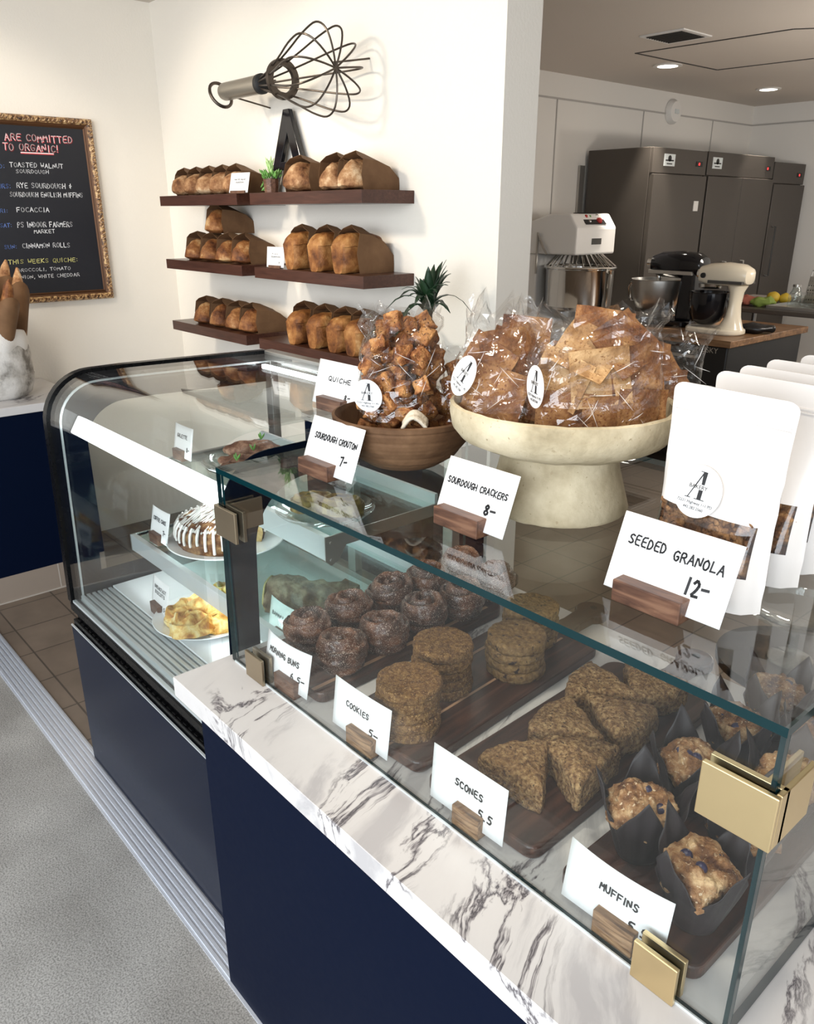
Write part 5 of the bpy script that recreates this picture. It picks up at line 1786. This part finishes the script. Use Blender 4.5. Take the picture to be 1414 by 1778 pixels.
def make_pouch():
    t = thing('granola_pouch', '', 'pouch', (0, 0, 0), 0, 'granola pouches')
    zs = [0, 0.006, 0.02, 0.04, 0.052, 0.065, 0.08, 0.095, 0.110, 0.122, 0.14, 0.16, 0.18, 0.20, 0.22, 0.235, 0.246, 0.247, 0.252, 0.256, 0.262, 0.272, 0.276, 0.279, 0.282, 0.2842, 0.285]
    b = B()
    b.loft([pouch_ring(z, 0.0925) for z in zs], True, True)
    for f in b.bm.faces:
        c = f.calc_center_median()
        if 0.052 < c.z < 0.122 and abs(c.x) < 0.076 and c.y - LEAN * c.z < -0.001:
            f.material_index = 1
    for v in b.bm.verts:
        if 0.13 < v.co.z < 0.245 and v.co.y - LEAN * v.co.z < 0:
            v.co.y += 0.008 * noise.noise(Vector((v.co.x * 14, 2.2, v.co.z * 14)))
    b.done('pouch_body', [M['pouch'], M['pouch_window']], t, angle=60)
    b = B()
    for z in (0.246, 0.251):
        b.box(-0.086, 0.086, LEAN * z - 0.0026, LEAN * z - 0.0010, z, z + 0.0022)
    b.done('zip_seal', M['pouch'], t, smooth=False)
    z = 0.150
    sticker(t, (-0.012, LEAN * z - 0.0285, z), 0.036, (-0.27, 0, 0))
    return t


def granola(loc, rz, label, seed):
    R = random.Random(seed)
    b = B()
    b.loft([[(p[0] * 0.86, LEAN * p[2] + (p[1] - LEAN * p[2]) * 0.78, p[2]) for p in pouch_ring(z, 0.0925)] for z in (0.012, 0.04, 0.07, 0.10, 0.126)], True, True)
    for k in range(330):
        x = R.uniform(-0.071, 0.071)
        z = R.uniform(0.045, 0.126)
        y = LEAN * z - (0.040 * (1 - max(0, z / 0.285 - 0.12) / 0.76) * (1 + 0.25 * sin(min(1, z / 0.171) * pi))) * 0.80 * sqrt(max(0.02, 1 - (abs(x) / 0.088) ** 2.67)) + R.uniform(-0.001, 0.003)
        m = Matrix.Translation((x, y, z)) @ Matrix.Rotation(R.uniform(0, 6), 4, 'Y') @ Matrix.Rotation(R.uniform(-.7, .7), 4, 'X')
        n0 = len(b.bm.verts)
        s_ = R.uniform(0.7, 1.25)
        b.ball((0, 0, 0), 0.0062 * s_, 0.0022 * s_, 0.0042 * s_, 8, 5)
        b.bm.verts.ensure_lookup_table()
        bmesh.ops.transform(b.bm, matrix=m, verts=b.bm.verts[n0:])
    o = b.done('granola', M['oats'], loc=loc, rot=(0, 0, rz), angle=180, normals=False)
    return tag(o, label, 'granola', None, 'stuff')


pouch0 = make_pouch()
px_ = [(-0.492, 0.990), (-0.495, 1.110), (-0.495, 1.180), (-0.492, 1.262), (-0.475, 1.345)]
pw = ['front one with its clear round sticker', 'second from the front', 'third from the front', 'fourth from the front', 'rearmost of the row']
for k, ((x, y), w) in enumerate(zip(px_, pw)):
    if k == 0:
        pouch0.location = (x, y, 1.2994)
        pouch0.rotation_euler = (0, 0, -0.10)
        p = pouch0
    else:
        p = dup(pouch0, (x, y, 1.2994), (0, 0, -0.10))
    p['label'] = f'white stand-up granola pouch with a window, {w}'
    if k < 3:
        granola((x, y, 1.2994), -0.10, f'brown oat granola inside the pouch that is the {w}', k + 2)

# glass goblets standing behind the box at the right
for k, (x, y, lb) in enumerate(((-0.62, 1.72, 'clear glass stand dish behind the granola pouches at the right edge'),)):
    t = thing('serving_stool', 'dark stool table behind the counter under the glass dish', 'table', (x, y, 0))
    B().lathe([(0.16, 0), (0.16, 0.02), (0.02, 0.04), (0.02, 0.80), (0.16, 0.82), (0.16, 0.84), (0, 0.84)], 32).done('pedestal', M['black_plastic'], t)
    b = B().lathe([(0, 0), (0.05, 0.0), (0.05, 0.004), (0.012, 0.012), (0.010, 0.08), (0.03, 0.10), (0.105, 0.118), (0.112, 0.135), (0.109, 0.136), (0.10, 0.124), (0.03, 0.106), (0, 0.104)], 48, cap0=False, cap1=False)
    tag(b.done('glass_stand', M['dishglass'], loc=(x, y, 0.8402)), lb, 'dish')

# ------------------------------------------------------------------ kitchen
def reach_in(label, y0, y1, doors, ztop, handles, badge):
    t = thing('reach_in_fridge', label, 'refrigerator', (-4.24, (y0 + y1) / 2, 0))
    h = (y1 - y0) / 2
    B().box(-0.32, 0.285, -h + 0.002, h - 0.002, 0.12, ztop).done('carcass', M['fridge'], t, smooth=False, bevel=0.004)
    b = B()
    for x in (-0.28, 0.24):
        for y in (-h + 0.06, h - 0.06):
            b.lathe([(0.02, 0), (0.02, 0.12)], 12, (x, y, 0))
    b.done('feet', M['gap'], t)
    hd = 0.19
    B().box(0.285, 0.31, -h + 0.004, h - 0.004, ztop - hd, ztop - 0.002).done('header_panel', M['fridge'], t, smooth=False, bevel=0.003)
    n = doors
    wd = (2 * h - 0.008) / n
    for k in range(n):
        a = -h + 0.004 + k * wd
        d = B().box(0.287, 0.33, a + 0.003, a + wd - 0.003, 0.20, ztop - hd - 0.008).done('door', M['fridge'], t, smooth=False, bevel=0.003)
        for (kk, hz, hl, hy) in handles:
            if kk == k:
                y = a + hy * wd
                B().tube([(0.33, y, hz - hl), (0.365, y, hz - hl), (0.365, y, hz + hl), (0.33, y, hz + hl)], 0.008, 8).done('door_handle', M['steel'] if hl < 0.1 else M['gap'], d)
    if badge is not None:
        g = B().box(0.309, 0.313, -h + badge, -h + badge + 0.16, ztop - 0.135, ztop - 0.045).done('badge', M['alu'], t, smooth=False)
        B().lathe([(0.024, 0.313), (0.024, 0.3145)], 20, (0, -h + badge + 0.08, ztop - 0.078), axis='x').done('badge_emblem', M['gap'], g)
        b = B()
        b.box(0.313, 0.3145, -h + badge + 0.02, -h + badge + 0.14, ztop - 0.098, ztop - 0.088)
        b.box(0.313, 0.3145, -h + badge + 0.04, -h + badge + 0.12, ztop - 0.122, ztop - 0.114)
        b.done('badge_line', M['gap'], g, smooth=False)
    g = B().box(0.309, 0.314, h - 0.17, h - 0.07, ztop - 0.125, ztop - 0.085).done('control_display', M['gap'], t, smooth=False)
    B().box(0.3135, 0.3152, h - 0.135, h - 0.115, ztop - 0.115, ztop - 0.095).done('red_digit', M['red_led'], g, smooth=False)
    return t


reach_in('steel single-door refrigerator nearest, with a white door lock', 6.045, 6.870, 1, 2.296, [], 0.16)
reach_in('steel double-door refrigerator in the middle of the three', 6.885, 8.100, 2, 2.300, [(0, 1.36, 0.02, 0.72), (1, 1.36, 0.02, 0.28)], 0.08)
reach_in('steel refrigerator at the far right by the kitchen corner', 8.112, 8.78, 1, 2.262, [(0, 1.45, 0.23, 0.14)], None)
f0 = [o for o in S.objects if o.name.startswith('reach_in_fridge')][0]
B().box(0.330, 0.336, 0.24, 0.31, 1.82, 1.90).done('door_lock', M['white_metal'], f0, smooth=False)
tag(B().box(-4.597, -4.575, 5.965, 6.03, 0, 2.18).done('steel_panel', M['steel'], smooth=False), 'narrow steel upright between wall and first refrigerator', 'panel')

# spiral dough mixer
t = thing('spiral_mixer', 'large white spiral dough mixer with a steel bowl', 'mixer', (-4.22, 5.45, 0))
B().prism([(-0.35, 0.0), (0.36, 0.0), (0.36, 0.86), (0.33, 0.95), (-0.10, 1.04), (-0.14, 1.10), (-0.14, 1.50), (-0.35, 1.50)], 'y', -0.24, 0.24).done('mixer_body', M['white_metal'], t, smooth=False, bevel=0.015)
B().prism([(-0.36, 1.50), (-0.36, 1.705), (-0.02, 1.80), (0.17, 1.80), (0.245, 1.70), (0.245, 1.50)], 'y', -0.25, 0.25).done('mixer_head', M['white_metal'], t, smooth=False, bevel=0.014)
b = B().prism([(0.105, 1.8005), (0.150, 1.8005), (0.232, 1.722), (0.237, 1.722), (0.154, 1.806), (0.105, 1.806)], 'y', -0.13, 0.13)
cp = b.done('control_panel', M['black_plastic'], t, smooth=False)
for (u, y, m_, r) in ((0.3, -0.07, 'red', 0.016), (0.3, -0.02, 'leaf', 0.012), (0.7, 0.06, 'red', 0.026), (0.25, 0.07, 'chrome', 0.016), (0.75, -0.06, 'chrome', 0.012)):
    B().ball((0.155 + 0.08 * u, y, 1.802 - 0.08 * u), r, u=12, v=8).done('button', M[m_], cp)
B().box(0.2455, 0.249, -0.06, 0.06, 1.575, 1.62).done('rating_plate', M['vent'], t, smooth=False)
B().lathe([(0, 1.085), (0.24, 1.085), (0.265, 1.11), (0.275, 1.38), (0.285, 1.392), (0.268, 1.392), (0.255, 1.12), (0, 1.10)], 56, (0.13, -0.02, 0), cap0=False, cap1=False).done('mixer_bowl', M['chrome'], t)
b = B()
for k in range(30):
    a = 2 * pi * k / 30
    b.tube([(0.11 + 0.17 * cos(a), -0.02 + 0.17 * sin(a), 1.505), (0.13 + 0.28 * cos(a), -0.02 + 0.28 * sin(a), 1.405)], 0.005, 6)
b.tube([(0.13 + 0.28 * cos(2 * pi * k / 40), -0.02 + 0.28 * sin(2 * pi * k / 40), 1.405) for k in range(40)], 0.010, 6, True)
b.done('bowl_guard', M['chrome'], t)
b = B().tube([(-0.12, -0.27, 1.35), (-0.12, -0.27, 1.66), (-0.06, -0.27, 1.55), (-0.02, -0.27, 1.50)], 0.009, 8)
b.tube([(0.36, -0.02, 0.95), (0.42, -0.02, 1.02), (0.42, -0.02, 1.36)], 0.012, 8)
b.done('guard_hinge', M['steel'], t)

# workbench
t = thing('workbench', 'black rolling tool workbench with a wooden top', 'workbench', (-3.17, 5.78, 0))
B().box(-0.54, 0.54, -0.59, 0.59, 0.955, 1.0).done('bench_top', M['table_wood'], t, smooth=False, bevel=0.004)
B().box(-0.51, 0.51, -0.56, 0.56, 0.12, 0.955).done('bench_cabinet', M['black_plastic'], t, smooth=False, bevel=0.01)
for k in range(4):
    z1 = 0.885 - k * 0.19
    d = B().box(-0.48, 0.30, -0.575, -0.56, z1 - 0.17, z1).done('drawer', M['black_plastic'], t, smooth=False, bevel=0.004)
    B().box(-0.48, 0.30, -0.590, -0.575, z1 - 0.028, z1 - 0.006).done('drawer_pull', M['steel'], d, smooth=False, bevel=0.003)
b = B()
for x in (-0.42, 0.42):
    for y in (-0.46, 0.46):
        b.lathe([(0.055, -0.02), (0.055, 0.02)], 20, (x, y, 0.055), axis='x')
        b.box(x - 0.03, x + 0.03, y - 0.03, y + 0.03, 0.10, 0.125)
b.done('casters', M['rubber'], t)
type_mesh('maker_lettering', 'HUSKY', 0.052, M['steel'], t, (0.36, -0.5605, 0.905), (pi / 2, 0, 0), 0.001)
b = B()
b.tube([(0.20, -0.562, 0.935), (0.235, -0.562, 0.925), (0.21, -0.562, 0.915), (0.245, -0.562, 0.905)], 0.004, 5)
b.done('maker_mark', M['steel'], t)


def sweep_y(b, secs, n=20):
    """loft of ellipses along x: (x, half depth, z low, z high)"""
    rings = []
    for x, hy, z0, z1 in secs:
        zc, hz = (z0 + z1) / 2, (z1 - z0) / 2
        rings.append([(x, hy * (abs(cos(a)) ** 0.75) * (1 if cos(a) > 0 else -1), zc + hz * (abs(sin(a)) ** 0.75) * (1 if sin(a) > 0 else -1)) for a in [2 * pi * k / n for k in range(n)]])
    return b.loft(rings)


# black bowl-lift mixer
t = thing('stand_mixer', 'black stand mixer with a brushed steel bowl and handle', 'mixer', (-3.42, 5.72, 1.0), 0.0)
B().rbox(-0.27, 0.22, -0.16, 0.16, 0.0, 0.045, 0.07, 5).done('mixer_base', M['gloss_black'], t, bevel=0.01)
B().prism([(0.08, 0.04), (0.22, 0.04), (0.21, 0.40), (0.10, 0.40)], 'y', -0.09, 0.09).done('mixer_column', M['gloss_black'], t, smooth=False, bevel=0.02)
h = sweep_y(B(), [(-0.185, 0.05, 0.40, 0.48), (-0.17, 0.085, 0.37, 0.505), (-0.10, 0.105, 0.345, 0.53), (0.05, 0.112, 0.34, 0.54), (0.18, 0.105, 0.345, 0.53), (0.235, 0.08, 0.37, 0.50), (0.245, 0.03, 0.42, 0.46)]).done('mixer_head', M['gloss_black'], t)
B().box(-0.165, 0.20, -0.1135, 0.1135, 0.375, 0.400).done('trim_band', M['steel'], h, smooth=False)
B().lathe([(0.034, -0.235), (0.034, -0.175)], 20, (0, 0, 0.445), axis='x').done('hub_knob', M['chrome'], h)
bo = B().lathe([(0, 0.085), (0.09, 0.085), (0.145, 0.12), (0.178, 0.19), (0.19, 0.30), (0.19, 0.325), (0.197, 0.33), (0.186, 0.33), (0.18, 0.3), (0.13, 0.13), (0, 0.10)], 44, (-0.125, -0.03, 0), cap0=False, cap1=False)
bo.lathe([(0.10, 0.05), (0.075, 0.07), (0.07, 0.09)], 30, (-0.125, -0.03, 0))
bo = bo.done('mixing_bowl', M['steel'], t)
B().tube([(-0.305, -0.03, 0.29), (-0.36, -0.03, 0.29), (-0.375, -0.03, 0.25), (-0.365, -0.03, 0.17), (-0.34, -0.03, 0.155), (-0.29, -0.03, 0.165)], 0.011, 8).done('bowl_handle', M['chrome'], bo)
B().lathe([(0.02, 0.28), (0.02, 0.36)], 12, (-0.125, -0.02, 0)).done('beater_shaft', M['chrome'], t)

# cream tilt-head mixer
t = thing('stand_mixer', 'cream tilt-head stand mixer with a dark bowl', 'mixer', (-2.925, 5.52, 1.0), 0.0)
B().rbox(-0.215, 0.20, -0.12, 0.12, 0.0, 0.04, 0.10, 7).done('mixer_base', M['cream'], t, bevel=0.012)
rings = []
for z, x0, x1, hy in ((0.03, -0.02, 0.20, 0.10), (0.06, 0.03, 0.185, 0.085), (0.12, 0.065, 0.165, 0.066), (0.20, 0.080, 0.155, 0.058), (0.29, 0.075, 0.165, 0.06), (0.335, 0.05, 0.19, 0.07)):
    xc, hx = (x0 + x1) / 2, (x1 - x0) / 2
    rings.append([(xc + hx * cos(a), hy * sin(a), z) for a in [2 * pi * k / 24 for k in range(24)]])
B().loft(rings).done('mixer_column', M['cream'], t)
h = sweep_y(B(), [(-0.165, 0.04, 0.37, 0.43), (-0.15, 0.07, 0.34, 0.455), (-0.08, 0.090, 0.325, 0.475), (0.04, 0.095, 0.325, 0.485), (0.15, 0.09, 0.33, 0.475), (0.20, 0.07, 0.345, 0.45), (0.215, 0.03, 0.38, 0.42)], 24).done('mixer_head', M['cream'], t)
B().box(-0.06, 0.19, -0.0965, 0.0965, 0.345, 0.365).done('trim_band', M['vent'], h, smooth=False)
B().lathe([(0.032, -0.185), (0.035, -0.15)], 20, (0, 0, 0.40), axis='x').done('hub_cap', M['chrome'], h)
B().lathe([(0.018, -0.1), (0.018, 0.1)], 16, (-0.10, 0, 0.395), axis='y').done('speed_knob', M['gap'], h)
B().lathe([(0.075, 0.305), (0.082, 0.335)], 24, (-0.085, 0, 0)).done('planetary_ring', M['chrome'], h)
B().lathe([(0, 0.055), (0.06, 0.055), (0.10, 0.08), (0.128, 0.14), (0.138, 0.24), (0.138, 0.275), (0.144, 0.28), (0.133, 0.28), (0.128, 0.24), (0.09, 0.09), (0, 0.07)], 44, (-0.085, 0, 0), cap0=False, cap1=False).done('mixing_bowl', M['gloss_black'], t)

# prep table and what lies on it
t = thing('prep_table', 'long dark steel prep table behind the wooden workbench', 'table', (-2.6, 7.1, 0))
B().box(-1.15, 1.3, -0.60, 0.60, 1.045, 1.08).done('table_top', M['fridge'], t, smooth=False, bevel=0.004)
for x in (-1.08, 1.23):
    for y in (-0.54, 0.54):
        B().lathe([(0.022, 0), (0.022, 1.045)], 14, (x, y, 0)).done('leg', M['steel'], t)
B().box(-1.08, 1.23, -0.54, 0.54, 0.30, 0.32).done('under_shelf', M['fridge'], t, smooth=False)
ZT = 1.0802
t = thing('box_grater', 'steel box grater standing at the far right on the prep table', 'grater', (-3.03, 7.30, ZT))
B().loft([[(-0.055, -0.04, 0), (0.055, -0.04, 0), (0.055, 0.04, 0), (-0.055, 0.04, 0)], [(-0.035, -0.025, 0.22), (0.035, -0.025, 0.22), (0.035, 0.025, 0.22), (-0.035, 0.025, 0.22)]]).done('grater_body', M['steel'], t, smooth=False)
B().tube([(-0.035, 0, 0.22), (-0.03, 0, 0.265), (0.03, 0, 0.265), (0.035, 0, 0.22)], 0.007, 8).done('grater_handle', M['steel'], t)
b = B()
for k in range(5):
    for q in range(4):
        b.ball((-0.03 + q * 0.02, -0.038 + 0.011 * k * 0.35, 0.03 + k * 0.038), 0.006, u=8, v=6)
b.done('grater_teeth', M['gap'], t)
t = thing('glass_jar', 'small clear glass jar beside the box grater', 'jar', (-3.12, 7.18, ZT))
B().lathe([(0, 0), (0.045, 0), (0.05, 0.01), (0.05, 0.085), (0.03, 0.11), (0.03, 0.14), (0.026, 0.14), (0.045, 0.08), (0.045, 0.012), (0, 0.01)], 28, cap0=False, cap1=False).done('jar_glass', M['dishglass'], t)
B().lathe([(0.034, 0.135), (0.034, 0.155)], 24).done('jar_lid', M['steel'], t)
b = B().box(-0.30, 0.30, -0.20, 0.20, 0.0, 0.004)
for (x0, x1, y0, y1) in ((-0.30, 0.30, -0.20, -0.192), (-0.30, 0.30, 0.192, 0.20), (-0.30, -0.292, -0.20, 0.20), (0.292, 0.30, -0.20, 0.20)):
    b.box(x0, x1, y0, y1, 0.004, 0.024)
tag(b.done('sheet_pan', M['steel'], smooth=False, loc=(-2.80, 6.80, ZT)), 'flat metal sheet pan on the prep table', 'pan')
tag(B().rbox(-0.20, 0.20, -0.13, 0.13, 0, 0.11, 0.03).done('storage_tub', M['dishglass'], loc=(-2.78, 6.83, ZT + 0.0042), bevel=0.004), 'clear storage tub sitting in the sheet pan', 'tub')
R = random.Random(4)
for k, (x, y, m_, r, lb) in enumerate(((-3.22, 6.98, 'yellow', 0.055, 'yellow citrus fruit, left of the pair'), (-3.14, 7.03, 'yellow', 0.05, 'yellow citrus fruit, right of the pair'))):
    b = B().ball((0, 0, r * 0.92), r, r, r * 0.92, 18, 12)
    b.rough(0.004, 30, k, 2)
    tag(b.done('citrus_fruit', M[m_], loc=(x, y, ZT)), lb + ' on the prep table', 'fruit', 'citrus')
for k, (x, y, m_, lb) in enumerate(((-3.30, 6.72, 'red_veg', 'reddish vegetable bundle on the prep table'), (-3.17, 6.70, 'green_veg', 'green leafy vegetable bundle on the prep table'))):
    b = B().ball((0, 0, 0.04), 0.10, 0.05, 0.04, 20, 12)
    b.rough(0.02, 22, k + 3, 3)
    for v in b.bm.verts:
        v.co.z = max(0, v.co.z)
    tag(b.done('vegetable_bundle', M[m_], loc=(x, y, ZT), rot=(0, 0, 0.3)), lb, 'vegetable')
b = B().ball((0, 0, 0.035), 0.13, 0.08, 0.035, 24, 12)
b.rough(0.02, 14, 3, 2)
for v in b.bm.verts:
    v.co.z = max(0, v.co.z)
tag(b.done('black_cloth', M['black_plastic'], loc=(-2.72, 5.72, 1.0002), rot=(0, 0, 0.5)), 'crumpled black cloth beside the cream mixer', 'cloth')

# ceiling fittings and the wall detector
t = thing('ceiling_vent', 'square dark ceiling vent grille in the kitchen', 'vent', (-3.215, 5.06, 2.84))
B().box(-0.155, 0.155, -0.165, 0.165, -0.008, -0.0005).done('vent_frame', M['white_metal'], t, smooth=False)
b = B().box(-0.125, 0.125, -0.135, 0.135, -0.0095, -0.008)
for k in range(10):
    b.box(-0.125, 0.125, -0.13 + k * 0.027, -0.122 + k * 0.027, -0.013, -0.0095)
b.done('vent_slats', M['vent'], t, smooth=False)
for (x, y, lb) in ((-3.832, 5.965, 'round recessed ceiling downlight nearer, left'), (-3.905, 7.72, 'round recessed ceiling downlight farther, right')):
    t = thing('downlight', lb, 'ceiling light', (x, y, 2.84))
    B().lathe([(0.075, -0.0005), (0.105, -0.0005), (0.108, -0.008), (0.075, -0.010)], 36, cap0=False, cap1=False, closed=True).done('trim_ring', M['white_metal'], t)
    B().lathe([(0, -0.004), (0.076, -0.004)], 32, cap0=False, cap1=False).done('lamp_lens', M['light'], t)
    lamp('downlight_lamp', 'SPOT', (x, y, 2.80), (x, y, 0), 230, (1.0, 0.92, 0.80), 0.06, radians(160), 0.9)
t = thing('wall_detector', 'round white alarm device on the kitchen wall', 'alarm', (-4.597, 7.30, 2.68))
B().lathe([(0.105, 0.0), (0.105, 0.02), (0.085, 0.05), (0.0, 0.055)], 32, axis='x').done('detector_body', M['white_metal'], t)
B().box(0.053, 0.062, -0.03, 0.03, -0.018, 0.018).done('strobe_lens', M['alu'], t, smooth=False)
